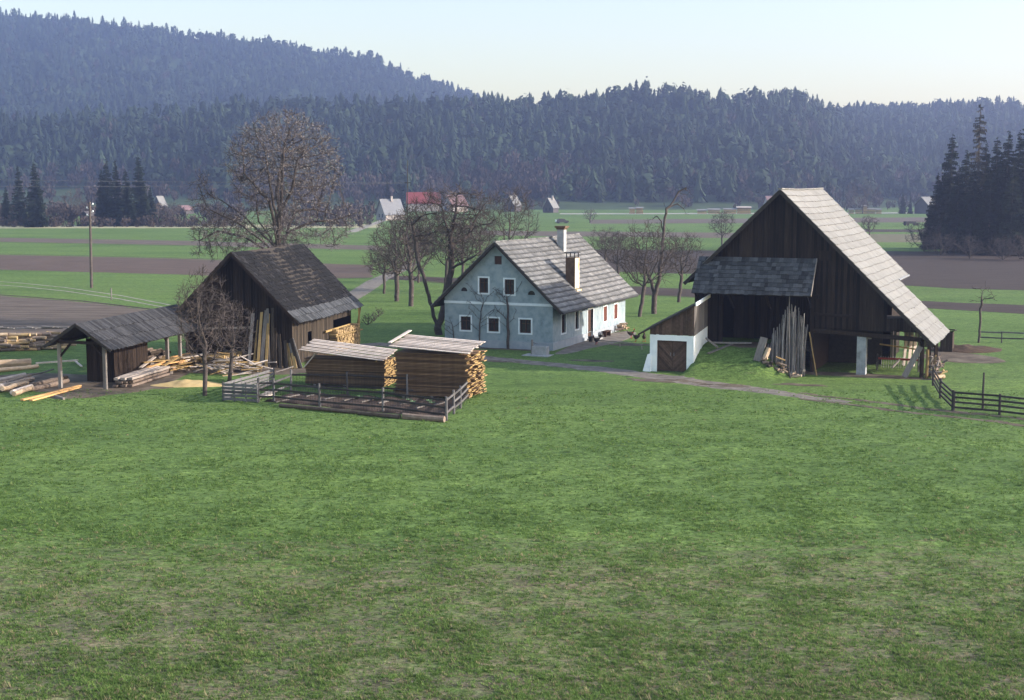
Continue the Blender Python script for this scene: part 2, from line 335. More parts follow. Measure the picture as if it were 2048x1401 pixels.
def sheet(name, poly_px, m, z=.012, raw=None, jag=.25, step=1.5):
    """a field: a polygon on the ground, its outline a little ragged"""
    pts = raw or [G(x, y) for x, y in poly_px]; out = []
    for i in range(len(pts)):
        p, q = pts[i], pts[(i + 1) % len(pts)]; n = max(1, min(220, int((q - p).length / step)))
        for k in range(n):
            c = p.lerp(q, k / n); out.append((c.x + R_(-jag, jag), c.y + R_(-jag, jag), z))
    mb = MB(); mb.poly(out, .5); return tagp(mb.build(name, m), kind='structure')
sheet('ploughed_field', [(-300, 474), (0, 476), (370, 482), (760, 492), (760, 501), (370, 491), (0, 484), (-300, 480)], M['plough_grey'])
sheet('ploughed_field', [(-300, 503), (0, 510), (370, 518), (600, 526), (748, 531), (742, 556), (600, 559), (370, 550), (0, 540), (-300, 530)], M['plough'])
sheet('ploughed_field', [(-500, 585), (0, 592), (160, 604), (330, 624), (300, 640), (100, 668), (0, 675), (-300, 690)], M['plough_grey'])
sheet('ploughed_field', [(960, 462), (1480, 466), (1480, 477), (960, 471)], M['plough_grey'])
sheet('ploughed_field', [(1120, 499), (1480, 502), (2400, 506), (2400, 592), (1900, 577), (1480, 552), (1120, 540)], M['plough_dark'])
sheet('ploughed_field', [(770, 551), (830, 553), (1300, 575), (1900, 605), (2400, 624), (2400, 650), (1900, 619), (1300, 590), (830, 562), (770, 559)], M['plough_dark'])
sheet('ploughed_field', [(1180, 440), (1860, 435), (2300, 437), (2300, 446), (1860, 445), (1180, 448)], M['plough_grey'])
sheet('ploughed_field', [(1640, 459), (2300, 460), (2300, 466), (1640, 464)], M['plough_dark'])
sheet('stubble_field', [(1500, 468), (2300, 470), (2300, 487), (1500, 484)], mat('stubble', [(.3, (.09, .08, .045)), (.7, (.15, .135, .08))], nscale=.5, world=True), z=.008)
sheet('dry_verge', [(-300, 453), (760, 449), (760, 456), (-300, 458)], mat('dry_verge', [(.3, (.25, .23, .13)), (.7, (.36, .34, .2))], nscale=.4, world=True))
tagp(sheet('road', [(1120, 427.6), (1480, 426.8), (2300, 424), (2300, 426), (1480, 428.6), (1120, 429.2)], M['road'], z=.05), kind='structure')
def pathstrip(name, px, wid, m, dz=.014, jag=.22, ctr=None):
    P = ctr or [G(x, y) for x, y in px]; pts = []
    for i in range(len(P) - 1):
        n = max(2, int((P[i + 1] - P[i]).length / .35))
        for k in range(n):
            t = k / n; pts.append((P[i].lerp(P[i + 1], t), wid[i] * (1 - t) + wid[i + 1] * t))
    pts.append((P[-1], wid[-1])); V = []; F = []; n = len(pts)
    C = 7
    for i, (c, w) in enumerate(pts):
        d = (pts[min(i + 1, n - 1)][0] - pts[max(i - 1, 0)][0]).normalized(); s = Vector((d.y, -d.x, 0))
        for j in range(C):
            u = (j / (C - 1) * 2 - 1) * w + (R_(-jag, jag) if j in (0, C - 1) else 0); q = c + s * u
            V.append((q.x, q.y, hz(q.x, q.y) + (dz if 0 < j < C - 1 else -.03)))
    for i in range(n - 1):
        for j in range(C - 1): F.append((i * C + j, i * C + j + 1, (i + 1) * C + j + 1, (i + 1) * C + j))
    o = arr_mesh(name, V, F, m); return tagp(o, kind='structure')
pathstrip('path', [(640, 700), (760, 688), (880, 702), (970, 717), (1100, 729), (1200, 739), (1290, 751), (1380, 764), (1480, 776), (1590, 792), (1700, 806)], [1.2, 1.1, 1.1, 1.2, 1.1, 1.15, 1.4, 1.6, 1.3, .8, .45], M['gravel'])
for off in (-6, 5):
    pathstrip('cart_track', [(1600, 793 + off), (1750, 812 + off), (1900, 829 + off), (2120, 856 + off)], [.25, .3, .35, .35], M['dirt_and_shade'], jag=.2)
pathstrip('farm_lane', [(690, 600), (722, 583), (752, 563), (790, 545), (830, 527)], [1.6, 1.5, 1.5, 1.3, 1], M['gravel'])
for off in (-2.5, 4.5):
    pathstrip('cart_track', [(-120, 558 + off), (40, 569 + off), (130, 578 + off), (240, 594 + off), (340, 613 + off)], [.2] * 5, M['track'], jag=.12)
pathstrip('far_track', [(700, 465), (745, 449), (775, 438)], [1.8, 1.8, 1.5], M['track'])
for px in ([(-200, 501), (0, 508.5), (370, 516.5), (600, 524.5)], [(-200, 578), (0, 590), (160, 602), (330, 622)], [(830, 563), (1300, 591), (1480, 599)], [(1860, 617), (2200, 636)], [(1120, 498), (1480, 501)], [(-200, 487), (0, 485), (370, 492)]):
    pathstrip('furrow', px, [.35] * len(px), M['plough_dark'], jag=.3)
def blob(name, c, rx, ry, h, m, rz=0, n=34, rough=.25, kind=None, z0=-.06):
    """a heap or patch: a radial mound with an uneven outline"""
    V = []; F = []; rings = 11; ca, sa = math.cos(rz), math.sin(rz); sd = R_(0, 90)
    for k in range(rings + 1):
        t = k / rings
        for i in range(n):
            a = 2 * math.pi * i / n; w = 1 + rough * mnoise.noise(Vector((math.cos(a) * 1.4 + sd, math.sin(a) * 1.4, 0))) + R_(-.03, .03) * t
            x, y = rx * t * w * math.cos(a), ry * t * w * math.sin(a); x, y = x * ca - y * sa, x * sa + y * ca
            z = h * (1 - t * t) ** 1.2 * (1 + .5 * mnoise.noise(Vector((x * 1.7 + sd, y * 1.7, 2)))) + (z0 if k == rings else 0)
            V.append((x, y, (z if h > .06 else (z0 if k == rings else .016)) + hz(c.x + x, c.y + y)))
    for k in range(rings):
        for i in range(n):
            j = (i + 1) % n; F.append((k * n + i, k * n + j, (k + 1) * n + j, (k + 1) * n + i))
    V = [(v[0] + c.x, v[1] + c.y, v[2]) for v in V]
    o = arr_mesh(name, V, F, m, origin=(c.x, c.y, 0))
    for p in o.data.polygons: p.use_smooth = True
    if kind: tagp(o, kind=kind)
    return o
blob('dirt_yard', KF.p(-.6, 3.5, 0), 3.2, 7.5, .0, M['dirt_and_shade'], rz=-math.radians(11.8), kind='structure')
blob('dirt_yard', SF.p(-3.5, -1.6, 0), 6.5, 2.6, .0, M['dirt_and_shade'], rz=-math.radians(11.8), kind='structure')
blob('dirt_yard', GG(60, 765), 6.5, 4, .0, M['dirt_and_shade'], kind='structure')
blob('gravel_yard', HF.p(1.1, 7, 0), 1.4, 8.5, .0, M['gravel'], rz=-math.radians(22.6), kind='structure')
blob('dirt_yard', BF.p(-.5, -.3, 0), 5.2, 1.0, .0, M['dirt_and_shade'], rz=-math.radians(22.6), kind='structure')
for (x, y, a, b) in ((1330, 762, 2.2, .8), (1440, 772, 1.9, .7), (1010, 724, 1.6, .5), (1180, 722, 1.5, .6), (640, 704, 3.0, 1.2), (330, 770, 2.4, 1.4), (1600, 770, 1.6, .6), (1260, 690, 1.5, .7)):
    blob('dirt_yard', GG(x, y), a, b, .0, M['dirt_and_shade'], rz=-.25, rough=.5, kind='structure')
blob('dirt_yard', HF.p(-4.2, -.25, 0), 4.6, .55, .0, M['dirt_and_shade'], rz=-math.radians(22.6), kind='structure')
blob('dirt_yard', BF.p(-6.6, -.2, 0), 2.2, 1.0, .0, M['dirt_and_shade'], rz=-math.radians(22.6), kind='structure')
blob('dirt_yard', GG(1925, 716), 2.6, 3.4, .0, M['dirt_and_shade'], rz=.3, kind='structure')

# hills: a height field defined by two ridges whose crests follow the skyline
NX = np.array([-700, 0, 300, 500, 700, 900, 1000, 1150, 1280, 1370, 1450, 1550, 1620, 1660, 1750, 1850, 1950, 2048, 2700])
NYp = np.array([262, 250, 238, 230, 224, 218, 213, 208, 197, 197, 211, 206, 214, 229, 225, 230, 221, 225, 215])
BX = np.array([-900, -200, 0, 100, 200, 330, 400, 480, 560, 640, 740, 800, 860, 930, 990, 1100, 1400])
BYp = np.array([-30, 25, 36, 43, 52, 65, 81, 84, 94, 113, 121, 144, 168, 188, 213, 250, 330])
def hill_h(X, Y):
    t = X / np.maximum(Y, 1) * 2819 + 1024
    D1 = 980 + 330 * sst(1560, 1760, t) ; y0 = 650 + 110 * sst(500, 200, t) + 60 * sst(1600, 1800, t)
    c1 = CAMH + (369 - np.interp(t, NX, NYp)) / 2830 * D1
    u = (Y - y0) / (D1 - y0)
    h1 = c1 * np.where(u < 1, np.clip(u, 0, 1) ** 1.12, np.clip(1 - (u - 1) * .8, 0, 1))
    D2, y2 = 1750.0, 1120.0
    c2 = CAMH + (369 - np.interp(t, BX, BYp)) / 2830 * D2
    v = (Y - y2) / (D2 - y2); h2 = c2 * np.where(v < 1, np.clip(v, 0, 1) ** 1.05, np.clip(1 - (v - 1) * .6, 0, 1))
    foot = 6.5 * sst(540, 760, Y) * sst(620, 350, t)
    n = (fbm(X * .012, Y * .012, 4) - .5) * 10 * np.clip(np.maximum(h1, h2) / 40, 0, 1)
    return np.maximum(np.maximum(h1, h2), foot) + n - .6
def hills():
    xs = np.arange(-1200, 1201, 15.); ys = np.arange(535, 2300, 15.)
    X, Y = np.meshgrid(xs, ys); Z = hill_h(X, Y); V = np.stack([X, Y, Z], -1).reshape(-1, 3); n, m = len(xs), len(ys)
    i = np.arange(n - 1)[None, :] + n * np.arange(m - 1)[:, None]
    F = np.stack([i, i + 1, i + n + 1, i + n], -1).reshape(-1, 4)
    o = arr_mesh('hills', V, F, mat('hill_floor', [(.3, (.02, .03, .014)), (.5, (.035, .055, .022)), (.7, (.06, .09, .035))], nscale=.02, world=True, bump=0))
    for p in o.data.polygons: p.use_smooth = True
    tagp(o, kind='structure')
hills()
def merge(bases, P, S, A, T, W):
    """copies of small base meshes merged into arrays; P positions, S heights, A turn, T tint, W width"""
    Vs, Fs, Ts, k = [], [], [], 0
    pick = rng.integers(0, len(bases), len(P))
    for bi, (bv, bf) in enumerate(bases):
        s = np.where(pick == bi)[0]
        if not len(s): continue
        c, sn = np.cos(A[s])[:, None], np.sin(A[s])[:, None]
        x = (bv[None, :, 0] * c - bv[None, :, 1] * sn) * W[s][:, None]; y = (bv[None, :, 0] * sn + bv[None, :, 1] * c) * W[s][:, None]
        z = bv[None, :, 2] * S[s][:, None]
        V = np.stack([x, y, z], -1) + P[s][:, None, :]
        F = bf[None] + (np.arange(len(s)) * len(bv))[:, None, None] + k
        Vs.append(V.reshape(-1, 3)); Fs.append(F.reshape(-1, 3)); Ts.append(np.repeat(T[s], len(bf)) * rng.uniform(.85, 1.15, len(s) * len(bf))); k += V.shape[0] * V.shape[1]
    return np.concatenate(Vs), np.concatenate(Fs), np.clip(np.concatenate(Ts), 0, 1)
def low_spruce(layers=6, sides=7):
    V, F = [], []
    for l in range(layers):
        t0 = l / layers; zb = t0 * .93 + .02; zt = min(1, zb + 1.75 / layers); r = .25 * (1 - t0) ** .7 + .02
        for i in range(sides):
            a = 2 * math.pi * (i + R_(-.3, .3)) / sides; rr = r * R_(.6, 1.25); w = .5 * math.pi / sides * 1.5
            k = len(V); zz = zb + R_(-.03, .03)
            V += [(0, 0, zt), (rr * math.cos(a - w), rr * math.sin(a - w), zz), (rr * math.cos(a + w), rr * math.sin(a + w), zz + R_(-.02, .02))]
            F.append((k, k + 1, k + 2))
    return np.array(V), np.array(F)
def puff(n=70, flat=1.0):
    V, F = [], []
    for i in range(n):
        d = Vector((random.gauss(0, 1), random.gauss(0, 1), random.gauss(0, 1))).normalized() * R_(.4, 1)
        c = Vector((d.x * .3, d.y * .3, .58 + d.z * .4 * flat)); k = len(V)
        root = Vector((c.x * .6 + R_(-.05, .05), c.y * .6 + R_(-.05, .05), max(.05, c.z - .2)))
        s = Vector((R_(-1, 1), R_(-1, 1), R_(-.3, .3))).normalized() * R_(.02, .05)
        V += [tuple(root), tuple(c + s), tuple(c - s)]; F.append((k, k + 1, k + 2))
    return np.array(V), np.array(F)
def round_tree(n=70):
    V, F = [], []
    for i in range(n):
        d = Vector((random.gauss(0, 1), random.gauss(0, 1), random.gauss(0, .8))).normalized(); c = Vector((d.x * .24, d.y * .24, .66 + d.z * .33)) * R_(.75, 1.08); k = len(V)
        u = d.orthogonal().normalized(); w = d.cross(u); s = R_(.06, .13)
        V += [tuple(c + u * s - UP * .03), tuple(c - u * s * .6 + w * s), tuple(c - u * s * .5 - w * s - UP * .04)]; F.append((k, k + 1, k + 2))
    return np.array(V), np.array(F)
def forest():
    pts = []
    for (x0, x1, y0, y1, sp) in ((-760, 900, 640, 1340, 6.0), (-1100, 420, 1150, 1800, 7.6)):
        xs = np.arange(x0, x1, sp); ys = np.arange(y0, y1, sp); X, Y = np.meshgrid(xs, ys)
        X = X + rng.uniform(-.48, .48, X.shape) * sp; Y = Y + rng.uniform(-.48, .48, X.shape) * sp
        pts.append(np.stack([X.ravel(), Y.ravel()], -1))
    P = np.concatenate(pts); X, Y = P[:, 0], P[:, 1]
    h = hill_h(X, Y); t = X / Y * 2819 + 1024
    e = 6.0; up = hill_h(X, Y + e) - h
    ok = (t > -330) & (t < 2380) & (up > -.9)
    lim = 3.0 + 5 * sst(600, 300, t)
    ok &= h > lim
    ypx = 369 - (h + 12 - CAMH) / Y * 2830
    back = Y > 1345
    ok &= ~((Y > 1020) & (t < 1500) & (ypx > np.interp(t, NX, NYp) + 14))
    ok &= rng.random(len(X)) > .08 + .3 * sst(.6, .75, vnoise(X * .05, Y * .05))
    X, Y, h, t = X[ok], Y[ok], h[ok], t[ok]
    dn = fbm(X * .011 + 5, Y * .011, 3); low = sst(30, 8, h)
    dec = rng.random(len(X)) < np.clip((dn - .56) * 5, 0, .75) * (.25 + .75 * low) + .16 * low + .05 + .35 * sst(60, -60, t) * sst(100, 140, h)
    S = np.clip(rng.lognormal(2.32, .3, len(X)), 4.5, 17) * (1 + .25 * (vnoise(X * .03, Y * .03) - .5)); S *= np.where((t > 1270) & (t < 1430) & (h > 55), 1.2, 1); S = np.minimum(S, 15.5)
    P = np.stack([X, Y, h - .5], -1); A = rng.uniform(0, 6.28, len(X)); T = np.clip(rng.normal(.42, .2, len(X)) + .55 * (vnoise(X * .02, Y * .02) - .5), 0.02, 1)
    random.seed(3); sb = [low_spruce(random.choice((5, 6, 7))) for _ in range(6)]; pb = [puff() for _ in range(4)]; rb = [round_tree() for _ in range(3)]
    s = ~dec
    V, F, TT = merge(sb + rb, P[s], S[s], A[s], T[s], S[s] * rng.uniform(.7, 1.5, s.sum()))
    tagp(arr_mesh('spruce_forest', V, F, M['forest'], TT), 'dense dark spruce forest covering the hills beyond the fields', 'forest', kind='stuff')
    S2 = S[dec] * .8
    V, F, TT = merge(pb, P[dec], S2, A[dec], T[dec], S2 * 1.15)
    tagp(arr_mesh('bare_woodland', V, F, M['barewood'], TT), 'brown leafless woodland mixed into the foot of the forested hills', 'woodland', kind='stuff')
    # scrub and bare trees in the valley before the hills
    n = 600; tt = rng.uniform(-200, 2300, n); Y = rng.uniform(560, 740, n); X = (tt - 1024) / 2819 * Y
    keep = (Y > 600 + 70 * vnoise(tt * .01, Y * 0)) ; X, Y, tt = X[keep], Y[keep], tt[keep]
    h = np.maximum(hill_h(X, Y), 0); Sx = rng.uniform(4, 11, len(X))
    V, F, TT = merge(pb, np.stack([X, Y, h - .4], -1), Sx, rng.uniform(0, 6, len(X)), rng.uniform(.1, .8, len(X)), Sx * 1.1)
    tagp(arr_mesh('valley_scrub', V, F, M['barewood'], TT), 'leafless brown trees and scrub along the valley road', 'scrub', kind='stuff')
    n = 420; tt = np.concatenate([rng.uniform(-150, 480, 330), rng.uniform(560, 740, 90)]); Y = rng.uniform(383, 402, n); X = (tt - 1024) / 2819 * Y
    far = rng.random(n) < .4; Y = np.where(far, rng.uniform(402, 560, n), Y); X = (tt - 1024) / 2819 * Y
    Sx = rng.uniform(1.2, 4.2, n) + 3 * far
    V, F, TT = merge(pb, np.stack([X, Y, np.full(n, -.6)], -1), Sx, rng.uniform(0, 6, n), rng.uniform(.2, .8, n), Sx * 1.5)
    tagp(arr_mesh('hedge_scrub', V, F, M['barewood'], TT), 'brown hedge scrub along the far edge of the green field', 'hedge', kind='stuff')
    return sb, pb
SB, PB = forest()

# ------------------------------------------------------------------ roofs and boards
def tiles(mb, p0, along, down, L, S, course, tw, th, tj=.1, jit=.01, drop=0.0, overhang=.06, dirt_and_shade=0):
    along, down = along.normalized(), down.normalized(); n = along.cross(down)
    if n.z < 0: n = -n
    nc = max(1, round(S / course)); course = S / nc
    for i in range(nc):
        x = -R_(0, tw) if i % 2 else -R_(0, .3) * tw
        base = R_(.35, .65)
        while x < L:
            w = tw * R_(.85, 1.15); a0, a1 = max(0, x), min(L, x + w - .008)
            x += w
            if a1 - a0 < .03 or random.random() < drop: continue
            s0, s1 = i * course, (i + 1) * course + overhang + R_(-jit, jit) * 2; lift = th + R_(0, jit)
            c = [p0 + along * a0 + down * s1 + n * lift, p0 + along * a1 + down * s1 + n * lift, p0 + along * a1 + down * s0 + n * .004, p0 + along * a0 + down * s0 + n * .004]
            if dirt_and_shade and s1 - s0 > .2:  # course shadow painted as a darker strip along the tile's lower edge
                e0, e1 = s1 - dirt_and_shade, s1; l0 = lift * (e0 - s0) / (s1 - s0) + .003; l1 = lift + .003
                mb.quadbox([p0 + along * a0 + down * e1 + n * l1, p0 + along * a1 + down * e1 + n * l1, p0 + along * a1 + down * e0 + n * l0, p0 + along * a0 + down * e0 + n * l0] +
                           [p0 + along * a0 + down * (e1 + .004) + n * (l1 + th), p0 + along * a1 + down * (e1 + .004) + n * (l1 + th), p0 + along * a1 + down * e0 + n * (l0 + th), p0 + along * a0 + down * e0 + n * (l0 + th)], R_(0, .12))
            mb.quadbox(c + [q + n * th for q in c], min(1, max(0, base + R_(-.5, .5) * (tj * 5 if tj < .2 else 1))) if tj < .9 else random.random())
def slab(mb, p0, along, down, L, S, th):
    along, down = along.normalized(), down.normalized(); n = along.cross(down)
    if n.z < 0: n = -n
    c = [p0, p0 + along * L, p0 + along * L + down * S, p0 + down * S]
    mb.quadbox([q - n * th for q in c] + [q - n * .002 for q in c], .5)
def clip(poly, nx, ny, c):                # keep nx*x+ny*y<=c
    out = []
    for i in range(len(poly)):
        p, q = poly[i], poly[(i + 1) % len(poly)]; dp, dq = nx * p[0] + ny * p[1] - c, nx * q[0] + ny * q[1] - c
        if dp <= 0: out.append(p)
        if dp * dq < 0: t = dp / (dp - dq); out.append((p[0] + t * (q[0] - p[0]), p[1] + t * (q[1] - p[1])))
    return out
def vboards(mb, pt, u0, u1, top, bot, bw=.19, th=.03, holes=()):
    """vertical boards in a wall plane; pt(u, z, d) maps to the world, d towards the viewer"""
    u = u0
    while u < u1 - .01:
        w = min(bw * R_(.8, 1.2), u1 - u); a, b = u + .004, u + w - .004; m = (a + b) / 2; u += w
        spans = [(bot(m), None)]
        hs = sorted([h for h in holes if h[0] < m < h[1]], key=lambda h: h[2]); z = bot(m) + R_(-.02, .02); segs = []
        for h in hs: segs.append((z, h[2])); z = h[3]
        segs.append((z, None)); d = R_(0, .014); tt = random.random()
        for lo, hi in segs:
            ta, tb = (top(a), top(b)) if hi is None else (hi, hi)
            if min(ta, tb) - lo < .04: continue
            mb.quadbox([pt(a, lo, d), pt(b, lo, d), pt(b, lo, d - th), pt(a, lo, d - th), pt(a, ta, d), pt(b, tb, d), pt(b, tb, d - th), pt(a, ta, d - th)], tt)
def holed(mb, outline, holes, pt, depth=.22):
    """flat wall with openings: front face, and the reveals of the openings"""
    bm = bmesh.new(); es = []
    for lp in [outline] + list(holes):
        vs = [bm.verts.new((u, v, 0)) for u, v in lp]
        es += [bm.edges.new((vs[i], vs[(i + 1) % len(vs)])) for i in range(len(vs))]
    bmesh.ops.triangle_fill(bm, edges=es, use_beauty=True, use_dissolve=False)
    for f in bm.faces: mb.poly([pt(v.co.x, v.co.y, 0) for v in f.verts], .5)
    bm.free()
    for lp in holes:
        for i in range(len(lp)):
            (a, b), (c, d) = lp[i], lp[(i + 1) % len(lp)]; mb.poly([pt(a, b, 0), pt(c, d, 0), pt(c, d, -depth), pt(a, b, -depth)], .5)
def rect(a0, a1, z0, z1): return [(a0, z0), (a1, z0), (a1, z1), (a0, z1)]
def window(root, pt, a0, a1, z0, z1, pane='glass', sash='brown_wood', surround='band', bars=(1, 1), bw=.11):
    mb = MB()
    def bx(u0, u1, v0, v1, d0, d1): mb.quadbox([pt(u0, v0, d0), pt(u1, v0, d0), pt(u1, v0, d1), pt(u0, v0, d1), pt(u0, v1, d0), pt(u1, v1, d0), pt(u1, v1, d1), pt(u0, v1, d1)])
    for q in ((a0 - bw, a0, z0 - bw, z1 + bw), (a1, a1 + bw, z0 - bw, z1 + bw), (a0, a1, z1, z1 + bw), (a0, a1, z0 - bw, z0)): bx(*q, .025, -.05)
    w = mb.build('window', M[surround], root)
    mb = MB()
    def by(*q): 
        u0, u1, v0, v1, d0, d1 = q; mb.quadbox([pt(u0, v0, d0), pt(u1, v0, d0), pt(u1, v0, d1), pt(u0, v0, d1), pt(u0, v1, d0), pt(u1, v1, d0), pt(u1, v1, d1), pt(u0, v1, d1)])
    f = .07
    for q in ((a0, a0 + f, z0, z1), (a1 - f, a1, z0, z1), (a0 + f, a1 - f, z0, z0 + f), (a0 + f, a1 - f, z1 - f, z1)): by(*q, -.1, -.16)
    for i in range(bars[0]): c = a0 + (a1 - a0) * (i + 1) / (bars[0] + 1); by(c - .035, c + .035, z0 + f, z1 - f, -.095, -.15)
    for i in range(bars[1]): c = z0 + (z1 - z0) * (.68 if bars[1] == 1 else (i + 1) / (bars[1] + 1)); by(a0 + f, a1 - f, c - .022, c + .022, -.105, -.145)
    mb.build('sash', M[sash], w)
    mb = MB(); mb.quadbox([pt(a0 + .02, z0 + .02, -.17), pt(a1 - .02, z0 + .02, -.17), pt(a1 - .02, z0 + .02, -.19), pt(a0 + .02, z0 + .02, -.19),
                           pt(a0 + .02, z1 - .02, -.17), pt(a1 - .02, z1 - .02, -.17), pt(a1 - .02, z1 - .02, -.19), pt(a0 + .02, z1 - .02, -.19)])
    mb.build('pane', M[pane], w)
    return w

def sag(objs, fr, b0, b1, amt, rough=.03):
    for o in objs:
        off = Vector(parent_world(o)); sd = len(o.data.vertices) % 97
        for v in o.data.vertices:
            a, b, z = fr.loc(v.co + off); t = min(1, max(0, (b - b0) / (b1 - b0)))
            v.co.z -= amt * math.sin(math.pi * t) + rough * mnoise.noise(Vector((a * .6, b * .6, 3))) * min(1, 4 * t, 4 * (1 - t))
# ------------------------------------------------------------------ farmhouse
def farmhouse():
    root = thing('farmhouse', 'pale blue stuccoed farmhouse with grey tiled gable roof and two chimneys', 'house', HF.p(0, 0, 0))
    gp = lambda a, z, d: HF.p(a, -d, z)                  # gable plane, d outwards
    rp = lambda b, z, d: HF.p(d, b, z)                   # right wall
    ra, rz_, sl_ = -4.2, 7.50, .944
    rz = lambda a: rz_ - abs(a - ra) * sl_
    Wl, Wr, Lb = -8.3, 0.0, 16.3
    def A(x, y): q = HF.loc(PLN(x, y, HF.p(0, 0, 0), HF.r)); return q[0], q[2]
    def Bq(x, y): q = HF.loc(PLN(x, y, HF.p(0, 0, 0), HF.g)); return q[1], q[2]
    gw = []
    for (x0, y0, x1, y1) in ((921.5, 633, 941.5, 661), (977, 636.5, 997.5, 664), (1039.5, 639, 1062, 667), (958.5, 556, 976.5, 586.5), (1009.5, 559, 1028.5, 589.5)):
        (a0, z1), (a1, z0) = A(x0, y0), A(x1, y1); gw.append((a0, a1, z0, z1))
    vents = []
    for (x0, x1, yb) in ((921.5, 934.5, 583), (1055.5, 1070, 590.5)):
        a0, z = A(x0, yb); a1, _ = A(x1, yb); c, r = (a0 + a1) / 2, (a1 - a0) / 2
        vents.append([(c - r, z), (c + r, z)] + [(c + r * math.cos(t), z + .05 + r * .95 * math.sin(t)) for t in np.linspace(.1, math.pi - .1, 9)])
    ca, cz = A(996, 521); attic = rect(ca - .28, ca + .28, cz - .3, cz + .3)
    rw = []
    for (x0, y0, x1, y1) in ((1123, 628, 1131.5, 665), (1150.5, 621, 1157, 657.5), (1207, 616, 1213.5, 642), (1228, 610, 1234.5, 637)):
        (b0, z1), (b1, z0) = Bq(x0, y0), Bq(x1, y1); z0 = max(z0, .98); rw.append((b0, b1, z0, min(max(z1, z0 + 1.15), 2.35)))
    db0, _ = Bq(1175, 660); db1, _ = Bq(1186, 660); door = (db0, db1, .15, 2.25)
    mb = MB()
    z0 = .55; top = lambda a: rz(a) - .12
    holed(mb, [(Wl, z0), (Wr, z0), (Wr, top(Wr)), (ra, top(ra)), (Wl, top(Wl))], [rect(*w) for w in gw] + vents + [attic], gp)
    holed(mb, [(0, z0), (Lb, z0), (Lb, top(0)), (0, top(0))], [rect(*w) for w in rw] + [rect(door[0], door[1], z0 + .001, door[3])], rp)
    mb.poly([HF.p(Wl, Lb, z0), HF.p(Wr, Lb, z0), HF.p(Wr, Lb, top(Wr)), HF.p(ra, Lb, top(ra)), HF.p(Wl, Lb, top(Wl))])
    mb.poly([HF.p(Wl, 0, z0), HF.p(Wl, Lb, z0), HF.p(Wl, Lb, top(Wl)), HF.p(Wl, 0, top(Wl))])
    wall = mb.build('wall', M['stucco'], root)
    mb = MB(); mb.fbox(HF, Wl - .06, Wr + .06, -.06, door[0] - .1, -.3, z0); mb.fbox(HF, Wl - .06, Wr + .06, door[1] + .1, Lb + .06, -.3, z0)
    mb.fbox(HF, Wl - .06, Wr - .25, door[0] - .1, door[1] + .1, -.3, z0 - .01); mb.build('plinth', M['plinth'], root)
    mb = MB(); mb.fbox(HF, Wl - .02, Wr + .02, -.035, .02, 3.08, 3.26); mb.build('string_course', M['band'], root)
    for w in gw: window(root, gp, *w)
    for k, w in enumerate(rw):
        window(root, rp, *w, sash='red_wood' if k > 1 else 'brown_wood', bw=.1)
        if k > 1:
            s = MB()
            for e in (0, 1):
                u = w[0] - .42 if e == 0 else w[1] + .0
            s.quadbox([rp(w[0] + .01, w[2] + .01, .0), rp(w[1] - .01, w[2] + .01, .0), rp(w[1] - .01, w[2] + .01, -.05), rp(w[0] + .01, w[2] + .01, -.05),
                       rp(w[0] + .01, w[3] - .01, .0), rp(w[1] - .01, w[3] - .01, .0), rp(w[1] - .01, w[3] - .01, -.05), rp(w[0] + .01, w[3] - .01, -.05)])
            s.build('shutter', M['red_wood'], root)
    for v in vents:
        s = MB(); s.poly([gp(a, z, -.12) for a, z in v], .5); s.build('half_round_vent', M['glass'], root)
    s = MB(); s.poly([gp(a, z, -.12) for a, z in attic], .5); s.build('attic_hatch', M['brown_wood'], root)
    d = MB(); d.fbox(HF, -.22, -.16, door[0], door[1], .12, door[3]); do = d.build('door', M['brown_wood'], root)
    d = MB()
    for q in ((door[0] - .12, door[0], .1, door[3] + .12), (door[1], door[1] + .12, .1, door[3] + .12), (door[0], door[1], door[3], door[3] + .12)): d.fbox(HF, -.2, .03, q[0], q[1], q[2], q[3])
    d.build('frame', M['band'], do)
    d = MB(); d.fbox(HF, -.2, .75, door[0] - .2, door[1] + .2, -.1, .13); d.build('doorstep', M['concrete'], root)
    # roof
    mb, dk = MB(), MB(); b0, b1 = -.5, 16.75; L = b1 - b0; dv = Vector((1, 0, 0))
    rd = (HF.g * 1 - UP * sl_).normalized(); ld = (-HF.g - UP * sl_).normalized(); S = 5.05 * math.hypot(1, sl_)
    slab(dk, HF.p(ra, b0 + .03, rz_), HF.r, rd, L - .06, S, .1); slab(dk, HF.p(ra, b0 + .03, rz_), HF.r, ld, L - .06, 4.95 * math.hypot(1, sl_), .1)
    tiles(mb, HF.p(ra, b0, rz_), HF.r, rd, L, S, .43, .42, .045, tj=.09, jit=.014, dirt_and_shade=.13); tiles(mb, HF.p(ra, b0, rz_), HF.r, ld, L, 4.95 * math.hypot(1, sl_), .43, .42, .045, tj=.09, jit=.014, dirt_and_shade=.13)
    for k in range(43): mb.beam(HF.p(ra, b0 + k * .4, rz_ + .05), HF.p(ra, b0 + k * .4 + .42, rz_ + .06), .24, .07)
    roof = mb.build('roof', M['slate'], root); rb = dk.build('roof_boarding', M['deck'], root); sag((roof, ), HF, b0, b1, .05, .035)
    g = MB(); e = rd * (S + .09); pa, pb = HF.p(ra, b0 + .05, rz_) + e, HF.p(ra, b1 - .05, rz_) + e
    g.tube(pa, pb, .07, .07, 8); g.build('gutter', M['darkmetal'], root)
    for sgn, dd, SS in ((1, rd, S), (-1, ld, 4.95 * 1.375)):
        v = MB(); q = HF.p(ra, b0 - .01, rz_ - .09); v.beam(q, q + dd * SS, .03, .17, up=HF.r.cross(dd)); v.build('verge_board', M['deck'], root)
    # chimneys
    def chim(a, b, hw, hd, top, m_front, cap):
        c = MB(); base = rz(a) - .6; c.fbox(HF, a - hw, a + hw, b - hd, b + hd, base, top)
        ch = c.build('chimney', M[m_front], root); return ch
    a, b = -.72, 5.9
